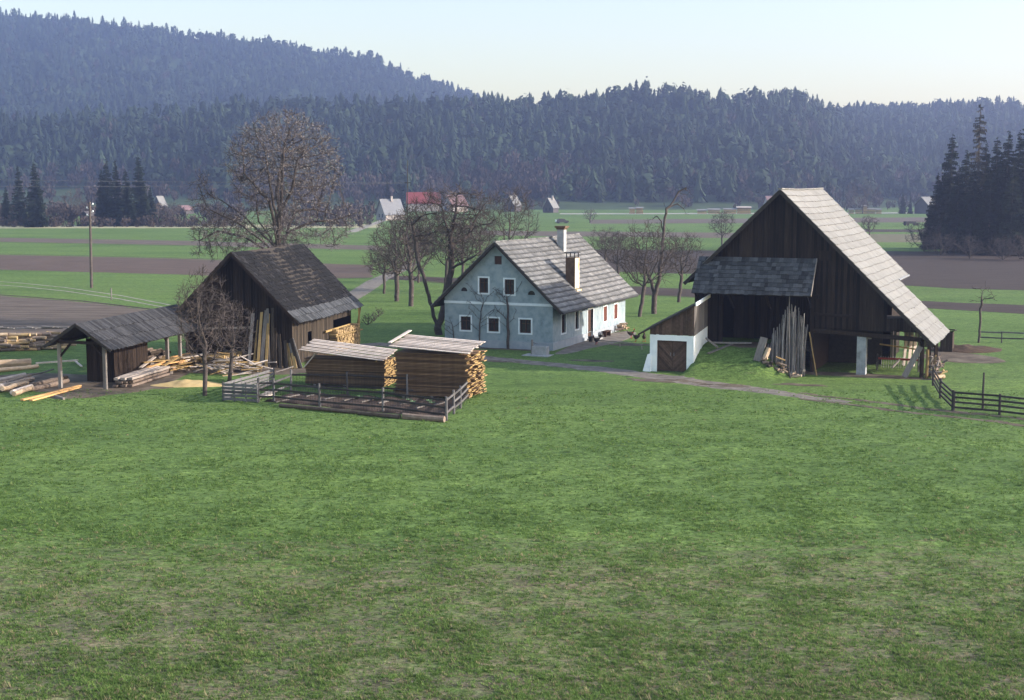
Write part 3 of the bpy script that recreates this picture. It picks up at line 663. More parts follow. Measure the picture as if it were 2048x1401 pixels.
    ch = chim(a, b, .36, .46, 6.2, 'chimney_brick', 0)
    s = MB(); s.fbox(HF, a + .362, a + .375, b - .45, b + .45, rz(a + .37) - .1, 6.17); s.build('limewashed_side', M['chimney_white'], ch)
    s = MB(); s.fbox(HF, a - .44, a + .44, b - .54, b + .54, 6.54, 6.6)
    s.build('cap', M['darkmetal'], ch)
    for i in (-1, 1):
        for j in (-1, 1): s = MB(); s.fbox(HF, a + i * .31 - .03, a + i * .31 + .03, b + j * .4 - .03, b + j * .4 + .03, 6.2, 6.54); s.build('cap_stilt', M['darkmetal'], ch)
    s = MB(); s.fbox(HF, a - .42, a + .55, b - .52, b + .52, rz(a + .5) - .05, rz(a + .5) + .14); s.build('flashing', M['chimney_white'], ch)
    a, b = -3.25, 10.4
    ch = chim(a, b, .27, .3, 8.1, 'concrete', 0)
    s = MB(); s.fbox(HF, a - .33, a + .33, b - .36, b + .36, 8.1, 8.22); s.fbox(HF, a - .42, a + .42, b - .46, b + .46, 8.22, 8.36); s.build('corbelled_head', M['chimney_brick'], ch)
    return root
farmhouse()

# ------------------------------------------------------------------ barn
def barn():
    root = thing('barn', 'tall dark timber barn with a steep pale tiled roof reaching low on the right', 'barn', BF.p(-3, 0, 0))
    ra, rz_ = -5.05, 11.2; sl_ = math.tan(math.radians(44.4)); rz = lambda a: rz_ - abs(a - ra) * sl_
    gp = lambda a, z, d: BF.p(a, -d, z)
    top = lambda a: rz(a) - .14
    mb = MB(); ZB = lambda a: 2.72
    holes = [(-8.75, -3.05, .0, 4.75), (1.55, 2.45, 3.5, 4.35)]
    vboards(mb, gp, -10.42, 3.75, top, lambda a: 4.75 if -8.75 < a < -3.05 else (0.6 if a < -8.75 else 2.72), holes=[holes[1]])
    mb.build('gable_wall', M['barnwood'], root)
    mb = MB()
    for (a, b, c, d, z0, z1) in ((-10.4, -10.28, .0, 13.4, 0, 5.9), (-10.3, .5, 13.28, 13.4, 0, 5.4), (.5, .62, 8.9, 13.3, 0, 5.45), (-3.05, -2.9, .05, 11, 0, 4.7)):
        mb.fbox(BF, a, b, c, d, z0, z1)
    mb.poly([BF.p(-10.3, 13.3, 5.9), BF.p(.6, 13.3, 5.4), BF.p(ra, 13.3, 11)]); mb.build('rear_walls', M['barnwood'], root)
    mb = MB(); mb.fbox(BF, -10.2, -3.05, .02, 13.2, 1.3, 1.58); mb.fbox(BF, -2.9, 2.6, .05, 8.7, 2.75, 2.9); mb.fbox(BF, -2.9, .5, 5.6, 5.7, 0, 2.75); mb.build('floors', M['deck'], root)
    # lower front: beams, recess walls
    mb = MB()
    mb.beam(BF.p(-3.05, -.05, 2.62), BF.p(3.55, -.05, 2.3), .2, .26); mb.beam(BF.p(-8.7, -.02, 4.72), BF.p(-2.6, -.02, 4.68), .2, .22)
    mb.beam(BF.p(-3.0, -.04, 1.5), BF.p(-3.0, -.04, 4.7), .22, .22); mb.beam(BF.p(-8.7, -.04, 1.4), BF.p(-8.7, -.04, 4.7), .22, .22)
    mb.beam(BF.p(-3, -.06, 3.62), BF.p(-.6, -.06, 3.55), .1, .16); mb.beam(BF.p(3.6, .1, 0), BF.p(3.6, .1, 2.2), .2, .2); mb.beam(BF.p(3.55, 4.5, 0), BF.p(3.55, 4.5, 2.2), .2, .2); mb.beam(BF.p(3.55, 8.6, 0), BF.p(3.55, 8.6, 2.2), .2, .2)
    mb.beam(BF.p(3.5, 0, 2.2), BF.p(3.5, 8.6, 2.2), .18, .2); mb.beam(BF.p(.6, 8.6, 2.3), BF.p(3.5, 8.6, 2.15), .16, .2)
    mb.build('timber_frame', M['barnwood'], root)
    mb = MB(); vboards(mb, lambda a, z, d: BF.p(a, 3.4 - d, z), -8.7, -3.05, lambda a: 4.9, lambda a: 1.5); mb.build('threshing_door', M['barnwood'], root)
    s = MB(); s.fbox(BF, -.22, .32, -.12, .5, -.2, 2.48); s.build('stone_pillar', M['stone'], root)
    s = MB(); s.fbox(BF, .05, .6, .0, .3, 2.2, 2.3); s.build('pillar_cap', M['greywood'], root)
    # far side boards of the lean-to, with gaps that let the daylight in
    mb = MB(); b = .6
    for a in np.arange(.7, 3.5, .22):
        if random.random() < .45: continue
        mb.beam(BF.p(a, 8.7, .9 if a > 1.4 else 0), BF.p(a, 8.7, 2.5), .17, .03, up=BF.r)
    mb.build('gapped_boards', M['greywood'], root)
    # roof: front part long, rear part short
    mb, dk = MB(), MB(); rd = (BF.g - UP * sl_).normalized(); ld = (-BF.g - UP * sl_).normalized(); k = math.hypot(1, sl_)
    S1, S2, S3 = (4.3 - ra) * k, (.95 - ra) * k, 5.95 * k; b0, bm_, b1 = -.45, 8.75, 13.7
    p = lambda b: BF.p(ra, b, rz_)
    tiles(mb, p(b0), BF.r, rd, bm_ - b0, S1, .52, .6, .035, tj=.05, jit=.014, dirt_and_shade=.05); tiles(mb, p(bm_), BF.r, rd, b1 - bm_, S2, .52, .6, .035, tj=.05, jit=.014, dirt_and_shade=.05)
    tiles(mb, p(b0), BF.r, ld, b1 - b0, S3, .52, .6, .035, tj=.05, jit=.014, dirt_and_shade=.05)
    slab(dk, p(b0 + .03), BF.r, rd, bm_ - b0 - .04, S1, .1); slab(dk, p(bm_), BF.r, rd, b1 - bm_ - .03, S2, .1); slab(dk, p(b0 + .03), BF.r, ld, b1 - b0 - .06, S3, .1)
    for i in range(35): mb.beam(BF.p(ra, b0 + i * .4, rz_ + .06), BF.p(ra, b0 + i * .4 + .41, rz_ + .07), .26, .07)
    rf = mb.build('roof', M['paletile'], root); dk.build('roof_boarding', M['deck'], root); sag((rf, ), BF, b0, b1, .05, .035)
    v = MB()
    for dd, SS in ((rd, S1), (ld, S3)):
        q = BF.p(ra, b0 - .015, rz_ - .1); v.beam(q, q + dd * SS, .04, .2, up=BF.r.cross(dd))
    v.build('verge_board', M['deck'], root)
    s = MB(); e = rd * (S2 + .1); s.tube(p(bm_) + e, p(b1 + .3) + e, .08, .08, 8); s.build('gutter', M['metal'], root)
    # pent roof over the ramp
    mb, dk = MB(), MB(); t0 = BF.p(-10.15, -.05, 7.0); dn = (BF.p(-10.15, -1.75, 4.85) - t0); S = dn.length
    tiles(mb, t0, BF.g, dn, 7.35, S, .3, .26, .035, tj=.9, jit=.014); slab(dk, t0 + BF.g * .03, BF.g, dn, 7.29, S, .08)
    pr = mb.build('pent_roof', M['shingle'], root); dk.build('boarding', M['deck'], pr)
    s = MB(); q = t0 + BF.g * 7.38; s.beam(q, q + dn, .04, .16, up=BF.g.cross(dn)); s.build('edge_board', M['greywood'], pr)
    s = MB()
    for a in (-10.0, -7.9, -5.6, -3.1): s.beam(BF.p(a, 0, 3.9), BF.p(a, -1.55, 4.9), .12, .14)
    s.beam(BF.p(-10.1, -1.6, 4.86), BF.p(-2.85, -1.6, 4.86), .12, .14); s.build('braces', M['barnwood'], pr)
    # boarded hatch and door below
    s = MB(); s.fbox(BF, -2.9, -1.9, -.075, -.035, 6.9, 7.5); s.build('loft_hatch', M['barnwood'], root)
    return root
barn()
# things kept in the barn's open lean-to
def board_obj(name, p, q, w, h, m, label, cat, group=None, up=UP, tint=None):
    mb = MB(); p, q = Vector(p), Vector(q)
    L = (q - p).length; d = (q - p).normalized(); x = d.cross(up).normalized() * (w / 2); u = x.cross(d).normalized() * (h / 2)
    n = max(1, min(4, int(L / 1.2))); cs = [p.lerp(q, i / n) + u * (0 if i in (0, n) else R_(-.35, .35)) for i in range(n + 1)]; tt = random.random() if tint is None else tint
    for i in range(n):
        a, b = cs[i], cs[i + 1]; mb.quadbox([a - x - u, a + x - u, b + x - u, b - x - u, a - x + u, a + x + u, b + x + u, b - x + u], tt)
    o = mb.build(name, M[m], origin=tuple((p + q) / 2)); return tagp(o, label, cat, group)
def log_obj(name, p, q, r0, r1, m, label, cat, group=None, n=9):
    mb = MB(); p, q = Vector(p), Vector(q); k = 4; L = (q - p).length
    off = [Vector((0, 0, 0))] + [Vector((R_(-1, 1), R_(-1, 1), R_(-1, 1))) * min(.035, L * .008) for _ in range(k - 1)] + [Vector((0, 0, 0))]
    pts = [p.lerp(q, i / k) + off[i] for i in range(k + 1)]; tt = random.random(); d = (q - p).normalized()
    x = d.cross(UP if abs(d.z) < .9 else Vector((1, 0, 0))).normalized(); y = d.cross(x)
    base = len(mb.v)
    for i, c in enumerate(pts):
        r = r0 + (r1 - r0) * i / k
        for j in range(n):
            a = 2 * math.pi * j / n; rr = r * R_(.93, 1.07); mb.v.append(tuple(c + x * math.cos(a) * rr + y * math.sin(a) * rr))
    for i in range(k):
        for j in range(n): jj = (j + 1) % n; mb.f.append((i * n + j, i * n + jj, (i + 1) * n + jj, (i + 1) * n + j)); mb.t.append(tt)
    mb.f.append(tuple(reversed(range(n)))); mb.f.append(tuple(k * n + j for j in range(n))); mb.t += [min(1, tt + .3)] * 2
    o = mb.build(name, M[m], origin=tuple((p + q) / 2)); return tagp(o, label, cat, group)
def hayrake():
    c = BF.p(2.0, 2.6, 0); root = thing('farm_implement', 'horse drawn hay rake with a red beam under the low barn roof', 'farm machine', c)
    P_ = lambda a, b, z: BF.p(2.0 + a, 2.6 + b, z)
    s = MB(); s.beam(P_(-1.3, 0, .75), P_(1.1, 0, .75), .1, .12); s.build('beam', M['red'], root)
    for a in (-1.35, 1.15):
        w = MB(); n = 16
        for i in range(n):
            t0, t1 = 2 * math.pi * i / n, 2 * math.pi * (i + 1) / n
            w.beam(P_(a, .5 * math.cos(t0), .52 + .5 * math.sin(t0)), P_(a, .5 * math.cos(t1), .52 + .5 * math.sin(t1)), .05, .04, up=BF.g)
        for i in range(8):
            t0 = 2 * math.pi * i / 8; w.tube(P_(a, 0, .52), P_(a, .49 * math.cos(t0), .52 + .49 * math.sin(t0)), .013, .013, 5)
        w.build('wheel', M['darkmetal'], root)
    s = MB()
    for i in range(16):
        a = -1.2 + i * .15; pts = [P_(a, 0, .75), P_(a, .45, .85), P_(a, .7, .5), P_(a, .6, .1)]
        for u, v in zip(pts, pts[1:]): s.tube(u, v, .012, .012, 4)
    s.build('tines', M['metal'], root)
    s = MB(); s.beam(P_(0, -.1, .72), P_(-.2, -1.9, .45), .08, .1); s.build('shaft', M['greywood'], root)
hayrake()
board_obj('plank', BF.p(2.65, -.35, .05), BF.p(3.5, -.02, 1.9), .34, .06, 'greywood', 'thick grey plank leaning inside the right corner of the barn', 'plank', up=BF.r)
board_obj('plank', BF.p(.7, 3, 1.6), BF.p(3.3, 3.6, 1.25), .12, .08, 'tanwood', 'horizontal bar crossing the open lean-to of the barn', 'bar')
for i, (a, b, z) in enumerate(((1.9, 5.4, .1), (2.2, 5.6, .1), (2.5, 5.3, .1))):  # boards added and turned to catch the sun, in place of a daylight gap
    board_obj('board', BF.p(a, b, 0.02), BF.p(a + .06, b + .8, 2.1), .24, .03, 'paleboard', 'added pale board standing in for the daylight at the back of the lean-to', 'board', 'pale boards added for daylight at the back of the lean-to', up=(BF.g - BF.r))
# firewood against the barn's right corner
for i in range(34):
    p = BF.p(3.95 + R_(0, .75), R_(-.3, 2.2), .12 + R_(0, 1.45) * R_(.4, 1)); d = Vector((R_(-.4, 1), R_(-.5, .3), R_(-.15, .9))).normalized() * R_(.2, .4)
    log_obj('firewood_log', p - d, p + d, .07, .06, random.choice(('bark', 'cutends', 'greywood')), 'split log in the firewood heap at the right corner of the barn', 'log', 'firewood at the barn corner', 7)
log_obj('log', BF.p(4.35, -.7, .14), BF.p(4.9, .1, .14), .14, .13, 'rawlog', 'short pale log lying beside the start of the rail fence', 'log')
log_obj('fence_post', BF.p(3.95, -.35, 0), BF.p(3.95, -.3, 1.75), .1, .09, 'tanwood', 'knotted peeled post standing before the firewood at the barn corner', 'post')
# small hut behind the barn
def hut():
    c = G(1880, 704); root = thing('small_shed', 'small dark board shed half hidden behind the right end of the barn', 'shed', c); f = Fr(c, 22.6)
    mb = MB()
    for (pt, n) in ((lambda u, z, d: f.p(u, -d, z), .8), (lambda u, z, d: f.p(u, 1.2 + d, z), .8), (lambda u, z, d: f.p(.8 + d, u, z), 1.2), (lambda u, z, d: f.p(-d, u, z), 1.2)):
        vboards(mb, pt, 0, n, lambda a: 1.35, lambda a: 0)
    mb.build('wall', M['millwood'], root)
    mb = MB(); slab(mb, f.p(-.15, -.15, 1.62), f.g, f.r - UP * .12, 1.1, 1.5, .07); mb.build('roof', M['deck'], root)
hut()
# manure heap
o = blob('manure_heap', GG(1925, 700), 2.9, 2.0, .3, M['manure']); tagp(o, 'low brown manure heap on the grass right of the barn', 'manure heap')

# ------------------------------------------------------------------ white cellar shed by the barn ramp
def cellar():
    a0, a1, bf = -12.35, -9.55, -3.26
    root = thing('cellar_shed', 'low whitewashed shed with brown double doors and sloping roof beside the barn ramp', 'shed', BF.p(-11, -2, 0))
    gp = lambda a, z, d: BF.p(a, bf - d, z)
    dz1 = 1.95; d0, d1 = a0 + .45, a1 - .45
    mb = MB(); holed(mb, rect(a0, a1, -.2, 2.3), [rect(d0, d1, -.19, dz1)], gp, .3)
    mb.poly([BF.p(a1, bf, -.2), BF.p(a1, 0, -.2), BF.p(a1, 0, 2.62), BF.p(a1, bf, 2.3)]); mb.poly([BF.p(a0, bf, -.2), BF.p(a0, 0, -.2), BF.p(a0, 0, 2.3), BF.p(a0, bf, 2.3)])
    mb.build('wall', M['white'], root)
    mb = MB(); q = [BF.p(a0 - .42, bf - .28, -.2), BF.p(a0 + .12, bf - .28, -.2), BF.p(a0 + .12, bf + .5, -.2), BF.p(a0 - .42, bf + .5, -.2)]
    mb.quadbox(q + [BF.p(a0 - .12, bf - .1, 1.05), BF.p(a0 + .1, bf - .1, 1.05), BF.p(a0 + .1, bf + .4, 1.05), BF.p(a0 - .12, bf + .4, 1.05)]); mb.build('buttress', M['white'], root)
    # boarded upper parts
    top = lambda a: 2.42 + (a - a0 + .5) / (a1 - a0 + .5) * 1.72
    mb = MB(); vboards(mb, gp, a0, a1, top, lambda a: 2.3); mb.build('gable_boards', M['door'], root)
    mb = MB(); vboards(mb, lambda b, z, d: BF.p(a1 + d, b, z), bf, -.05, lambda b: 4.12 + (b - bf) * .09, lambda b: 2.3 + (b - bf) * .1, bw=.16); mb.build('side_boards', M['greywood'], root)
    mb = MB(); hi = BF.p(a1 + .12, bf - .2, 4.28); dn = BF.p(a0 - .75, bf - .2, 2.3) - hi
    al = (BF.r + UP * .09).normalized()
    slab(mb, hi, al, dn, 3.3, dn.length, .1); mb.build('roof', M['deck'], root)
    mb = MB(); mb.beam(hi + BF.g * .03 + UP * -.02, hi + al * 3.3 + BF.g * .03 - UP * .02, .09, .2); mb.build('ridge_board', M['white'], root)
    # doors with diagonal boarding
    for s in (0, 1):
        u0, u1 = (d0 + .04, (d0 + d1) / 2 - .01) if s == 0 else ((d0 + d1) / 2 + .01, d1 - .04)
        mb = MB(); sg = 1 if s == 0 else -1; c = -4.0
        while c < 4:
            poly = rect(u0, u1, .05, dz1 - .03); um = (u0 + u1) / 2
            poly = clip(poly, sg, 1, c + .165 + sg * um + 1); poly = clip(poly, -sg, -1, -(c + .008 + sg * um + 1)) if len(poly) > 2 else []
            if len(poly) > 2: mb.prism([gp(u, z, -.18 + R_(0, .01)) for u, z in poly], BF.r * .03)
            c += .17
        mb.fbox(BF, u0, u1, bf + .22, bf + .25, .04, dz1 - .02, .1)
        d = mb.build('door', M['door'], root)
        h = MB(); um = u1 - .1 if s == 0 else u0 + .1; h.tube(gp(um, 1.0, -.14), gp(um, 1.2, -.14), .02, .02, 6); h.build('handle', M['metal'], d)
    mb = MB()
    for (u0, u1, z0, z1) in ((d0, d0 + .05, .0, dz1), (d1 - .05, d1, 0, dz1), (d0 + .05, d1 - .05, dz1 - .08, dz1)): mb.quadbox([gp(u0, z0, -.1), gp(u1, z0, -.1), gp(u1, z0, -.25), gp(u0, z0, -.25), gp(u0, z1, -.1), gp(u1, z1, -.1), gp(u1, z1, -.25), gp(u0, z1, -.25)])
    mb.build('door_frame', M['brown_wood'], root)
    mb = MB(); mb.fbox(BF, a1 + .05, a1 + .35, bf - .75, bf + .6, -.1, .22); mb.fbox(BF, a1 + .02, a1 + .25, bf + .5, bf + 1.3, .1, .62); mb.build('kerb_stones', M['stone'], root)
cellar()
p = GG(1418, 708); log_obj('beam_offcut', on(BF.p(-9.3, -1.3, 0), .5), on(BF.p(-8.4, -1.9, 0), .25), .07, .07, 'greywood', 'squared beam lying on the ramp by the white shed wall', 'beam')
board_obj('plank', on(BF.p(-8.9, -2.3, 0), .05), on(BF.p(-7.7, -.7, 0), .1), .26, .05, 'greywood', 'grey plank lying on the grass ramp before the barn', 'plank')
board_obj('ramp_sleeper', on(BF.p(-9.0, -.9, 0), .12), on(BF.p(-6.6, -.55, 0), .12), .3, .08, 'greywood', 'weathered sill board at the top of the grass ramp', 'board')

# ------------------------------------------------------------------ bundle of poles, junk heap beside it
for i in range(58):
    u = R_(0, 1); a = -5.35 + 2.35 * u; hgt = float(np.interp(u, [0, .15, .5, .7, 1], [2.1, 2.7, 4.3, 4.2, 3.6])) * R_(.78, 1.02)
    b = R_(-2.3, -1.5); base = on(BF.p(a, b, 0), -.05); tp = BF.p(a * .96 - .2 + R_(-.22, .22), b + R_(.35, .85), hgt)
    log_obj('hay_pole', base, tp, R_(.04, .06), R_(.018, .03), 'poles', 'thin grey pole in the upright bundle leaning before the barn', 'pole', 'upright poles stacked before the barn', 6)
log_obj('hay_pole', on(BF.p(-4.1, -1.9, 0), 0), BF.p(-4.15, -1.2, 5.3), .05, .025, 'poles', 'tallest grey pole standing up above the upright bundle', 'pole', None, 6)
log_obj('prop', on(BF.p(-2.35, -1.55, 0), 0), BF.p(-2.95, -1.0, 2.6), .045, .04, 'tanwood', 'brown prop slanting against the right side of the pole bundle', 'prop', None, 6)
board_obj('slab', on(BF.p(-5.75, -2.75, 0), 0), on(BF.p(-5.45, -2.2, 0), 1.25), .45, .12, 'greywood', 'upright grey slab at the left of the junk by the poles', 'slab', up=BF.r)
board_obj('crate_lid', on(BF.p(-4.6, -2.7, 0), .75), on(BF.p(-4.05, -2.6, 0), .8), .4, .05, 'tanwood', 'square tan board on the junk heap before the poles', 'board')
log_obj('log_round', on(BF.p(-5.3, -2.75, 0), .25), on(BF.p(-5.1, -2.45, 0), .9), .16, .15, 'rawlog', 'pale upright log piece in the junk heap by the poles', 'log')
for i in range(26):
    p = on(BF.p(-5.6 + 2.6 * R_(0, 1), -3.15 + R_(0, .9), 0), .07 + R_(0, .4) * (i % 3) * .5); d = Vector((R_(-1, 1), R_(-1, 1), R_(-.3, .45))).normalized() * R_(.15, .42)
    log_obj('log_piece', p - d, p + d, R_(.05, .1), R_(.04, .09), random.choice(('bark', 'greywood', 'rawlog', 'darkfence')), 'broken log piece in the junk heap at the foot of the poles', 'log', 'log pieces at the foot of the poles', 7)

# ------------------------------------------------------------------ sawmill and its open shed
def sawmill():
    root = thing('sawmill', 'old dark timber sawmill with a steep ragged shingle roof', 'sawmill', SF.p(-4.3, .5, 0))
    ra, rz_ = -4.32, 7.26; sl_ = 1.0; rz = lambda a: rz_ - abs(a - ra) * sl_; wb_ = .45
    top = lambda a: rz(a) - .13
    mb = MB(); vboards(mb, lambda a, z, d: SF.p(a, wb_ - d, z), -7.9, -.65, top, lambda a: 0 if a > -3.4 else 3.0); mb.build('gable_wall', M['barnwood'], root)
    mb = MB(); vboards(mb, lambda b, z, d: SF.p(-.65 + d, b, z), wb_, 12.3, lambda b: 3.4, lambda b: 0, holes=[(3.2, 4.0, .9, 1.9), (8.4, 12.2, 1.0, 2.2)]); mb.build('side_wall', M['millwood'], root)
    mb = MB(); mb.fbox(SF, -7.95, -7.85, wb_, 12.3, 0, 3.4); mb.fbox(SF, -7.9, -.7, 12.2, 12.3, 0, 3.4); mb.poly([SF.p(-7.9, 12.25, 3.4), SF.p(-.7, 12.25, 3.4), SF.p(ra, 12.25, 7.1)]); mb.build('rear_walls', M['barnwood'], root)
    mb = MB(); mb.fbox(SF, -7.8, -.7, 2.6, 2.7, 0, 3.2); mb.fbox(SF, -7.8, -.7, .5, 12, 2.95, 3.05); mb.build('inner_partition', M['barnwood'], root)
    mb = MB(); mb.beam(SF.p(-7.9, wb_ - .1, 3.0), SF.p(-3.3, wb_ - .1, 3.0), .16, .22)
    for a in (-7.8, -5.6, -3.45): mb.beam(SF.p(a, wb_ - .05, 0), SF.p(a, wb_ - .05, 3.0), .2, .2)
    mb.build('posts', M['barnwood'], root)
    mb = MB(); mb.beam(SF.p(-7.9, wb_ - .2, 2.25), SF.p(-3.3, wb_ - .25, 2.45), .06, .13); mb.build('rail', M['paleboard'], root)
    mb, dk = MB(), MB(); rd = (SF.g - UP * sl_).normalized(); ld = (-SF.g - UP * sl_).normalized(); k = math.sqrt(2); b0, b1 = -.45, 12.65; L = b1 - b0
    Su = 3.65 * k; p0 = SF.p(ra, b0, rz_)
    tiles(mb, p0, SF.r, rd, L, Su, .34, .19, .025, tj=.95, jit=.03, drop=.012)
    eb = MB(); tiles(eb, p0 + rd * (Su - .02), SF.r, (SF.g - UP * .93).normalized(), L, .8 * k, .62, .19, .03, tj=.95, jit=.03)
    tiles(mb, p0, SF.r, ld, L, 4.3 * k, .5, .3, .025, tj=.95, jit=.03)
    slab(dk, p0 + SF.r * .05, SF.r, rd, L - .1, Su + .3, .09); slab(dk, p0 + SF.r * .05, SF.r, ld, L - .1, 4.3 * k, .09)
    roof = mb.build('roof', M['darkroof'], root); dk.build('boarding', M['deck'], roof); sag((roof, eb.build('eave_boards', M['shingle'], roof)), SF, b0, b1, .06, .05)
    v = MB()
    for dd, SS in ((rd, 4.45 * k), (ld, 4.3 * k)): q = SF.p(ra, b0 - .02, rz_ - .09); v.beam(q, q + dd * SS, .04, .18, up=SF.r.cross(dd))
    v.build('verge_board', M['barnwood'], root)
    mb = MB(); mb.beam(SF.p(-.35, 12.5, .9), SF.p(.0, 12.5, 2.75), .1, .1); mb.beam(SF.p(-.1, 12.45, 0), SF.p(-.1, 12.45, 2.7), .11, .11); mb.beam(SF.p(-.45, 6.2, 1.62), SF.p(-.45, 11.6, 1.62), .1, .12); mb.build('brace', M['tanwood'], root)
    return root
sawmill()
def firewood_stack(f, a0, a1, b0, b1, h, label_group, label):
    """split logs laid with their ends outwards; every visible log is a thing"""
    n = 0; b = b0
    while b < b1:
        w = R_(.15, .21); z = 0
        while z < h:
            hh = R_(.13, .19)
            mb = MB(); c = []; m = 6; aa = a1 + R_(-.06, .05)
            for j in range(m):
                t = 2 * math.pi * (j + R_(-.25, .25)) / m; c.append((b + w / 2 + math.cos(t) * w * .54, z + hh / 2 + math.sin(t) * hh * .54))
            mb.prism([f.p(aa, u, max(0, v)) for u, v in c], f.g * (a0 - aa))
            o = mb.build('firewood_log', M['cutends'], origin=tuple(f.p(a0, b, z))); tagp(o, label, 'log', label_group); n += 1; z += hh
        b += w
    return n
firewood_stack(SF, -.6, -.05, 7.4, 12.2, 1.5, 'firewood stacked along the sawmill wall', 'split log in the firewood stack under the sawmill eave')
log_obj('pole_on_stack', SF.p(.02, 6.9, 1.2), SF.p(.08, 12.6, 1.15), .055, .05, 'tanwood', 'pale pole fixed along the front of the sawmill firewood stack', 'pole')
def shed():
    root = thing('open_shed', 'long low open shed on posts with a grey board roof beside the sawmill', 'shed', KF.p(-1.4, 3, 0))
    ra, rz_, L = -1.45, 3.75, 13.0; b0 = -.45
    rd = (KF.g * 2.12 - UP * 1.44).normalized(); ld = (-KF.g * 1.95 - UP * 1.3).normalized(); S = math.hypot(2.12, 1.44); S2 = math.hypot(1.95, 1.3)
    mb, dk = MB(), MB(); p0 = KF.p(ra, b0, rz_)
    tiles(mb, p0, KF.r, rd, L, S, .88, .2, .025, tj=.95, jit=.03); tiles(mb, p0, KF.r, ld, L, S2, .8, .2, .025, tj=.95, jit=.03)
    slab(dk, p0 + KF.r * .04, KF.r, rd, L - .08, S, .06); slab(dk, p0 + KF.r * .04, KF.r, ld, L - .08, S2, .06)
    rf = mb.build('roof', mat('grey_board_roof', [(.25, (.02, .02, .022)), (.6, (.038, .038, .041)), (.85, (.066, .066, .07))], scale=(2, 2, 2), nscale=3, tint=(.5, 1.5), bump=.3), root); dk.build('boarding', M['deck'], rf)
    mb = MB()
    for dd, SS in ((rd, S), (ld, S2)): q = KF.p(ra, b0 - .02, rz_ - .06); mb.beam(q, q + dd * SS, .04, .14, up=KF.r.cross(dd))
    mb.build('verge_board', M['deck'], root)
    def post(a, b, zt=2.5, r=.09):
        mb = MB(); mb.beam(on(KF.p(a, b, 0), -.1), KF.p(a, b, zt), .18, .18, up=KF.r); mb.build('post', M['greywood'], root)
        return a, b
    post(.05, 0); post(-2.85, .2, 2.75); post(.05, 7.9); post(.05, 9.7); post(-2.85, 5.5, 2.75); post(-2.85, 10.5, 2.75)
    mb = MB()
    mb.beam(KF.p(.05, -.35, 2.56), KF.p(.05, 11.6, 2.56), .16, .16); mb.beam(KF.p(-2.85, -.35, 2.72), KF.p(-2.85, 11.6, 2.72), .16, .16)
    for b in (0, 5, 10): mb.beam(KF.p(-2.85, b + .1, 2.66), KF.p(.05, b, 2.62), .14, .16)
    for (a, b, s) in ((.05, 0, -1), (-2.85, .2, 1)): mb.beam(KF.p(a, b, 1.75), KF.p(a + s * .75, b, 2.6), .1, .12, up=KF.r)
    mb.beam(KF.p(.05, 7.9, 1.9), KF.p(.05, 7.1, 2.5), .09, .11)
    mb.build('beams', M['barnwood'], root)
    mb = MB()
    vboards(mb, lambda b, z, d: KF.p(-.75 + d, b, z), 2.6, 6.9, lambda b: 2.55, lambda b: .05); vboards(mb, lambda a, z, d: KF.p(a, 2.6 - d, z), -2.5, -.75, lambda b: 2.6, lambda b: .05)
    mb.build('boarded_cabin', M['barnwood'], root)
shed()

# ------------------------------------------------------------------ timber lying about the sawmill
GB = 'boards and slabs lying on the left of the yard'
def pxboard(x0, y0, x1, y1, w, h, m, label, z=.0, name='board', group=None, cat='board'):
    return board_obj(name, GG(x0, y0, z + h / 2), GG(x1, y1, z + h / 2), w, h, m, label, cat, group)
pxboard(44, 803, 160, 774, .2, .07, 'orange', 'fresh yellow board at the front of the left yard', .04)
pxboard(62, 804, 160, 777, .2, .07, 'orange', 'reddish orange board lying next to the yellow board in the left yard', .04)
pxboard(110, 795, 128, 800, .12, .12, 'greywood', 'short grey offcut propping the orange boards in the left yard', 0)
for i, (x0, y0, x1, y1) in enumerate(((24, 791, 70, 776), (28, 796, 64, 783), (-20, 786, 66, 762), (-20, 780, 60, 758), (-30, 774, 50, 754), (5, 788, 55, 772), (-20, 792, 20, 780))):
    log_obj('slab', GG(x0, y0, .16 + .06 * (i % 3)), GG(x1, y1, .14 + .05 * (i % 2)), .13, .12, 'rawlog' if i % 2 else 'paleboard', 'pale grey slab in the pile at the left edge', 'slab', 'grey slabs piled at the left edge')
log_obj('pole', GG(14, 780, .45), GG(108, 750, .35), .05, .04, 'greywood', 'thin grey pole slanting across the slab pile at the left edge', 'pole')
for i, (x0, y0, x1, y1) in enumerate(((62, 783, 136, 766), (70, 778, 134, 763), (66, 775, 128, 760))):
    log_obj('dark_log', GG(x0, y0, .13 + .1 * (i == 1)), GG(x1, y1, .13 + .1 * (i == 1)), .14, .12, 'bark', 'dark barked log in the small pile before the open shed', 'log', 'dark logs before the open shed')
log_obj('tree_trunk', GG(-30, 739, .28), GG(62, 734, .28), .3, .26, 'rawlog', 'thick barkless trunk lying at the left edge of the yard', 'log')
log_obj('tree_trunk', GG(-30, 749, .15), GG(76, 737, .15), .14, .13, 'rawlog', 'thinner pale trunk lying before the thick trunk at the left edge', 'log')
pxboard(72, 733, 156, 727, .12, .1, 'paleboard', 'white bleached board on the grass left of the open shed', .15)
pxboard(150, 726, 164, 738, .1, .08, 'paleboard', 'short bleached board slanting beside the open shed post', .1)
for i in range(120):                    # rear log pile, in courses
    x = -45 + 175 * ((i * .618) % 1); L = R_(.35, .9); base = GG(x, 703 - .035 * x); lay = i % 6; p = base + Vector((0, R_(-.25, .25) + .05 * lay, .1 + lay * .2 + R_(-.04, .04)))
    d = Vector((1, R_(-.28, .3), R_(-.04, .06))).normalized() * L
    log_obj('log', p - d, p + d, R_(.09, .14), R_(.08, .13), random.choice(('bark', 'bark', 'rawlog', 'cutends')), 'log in the long pile behind the yard at the left edge', 'log', 'logs in the long pile behind the yard')
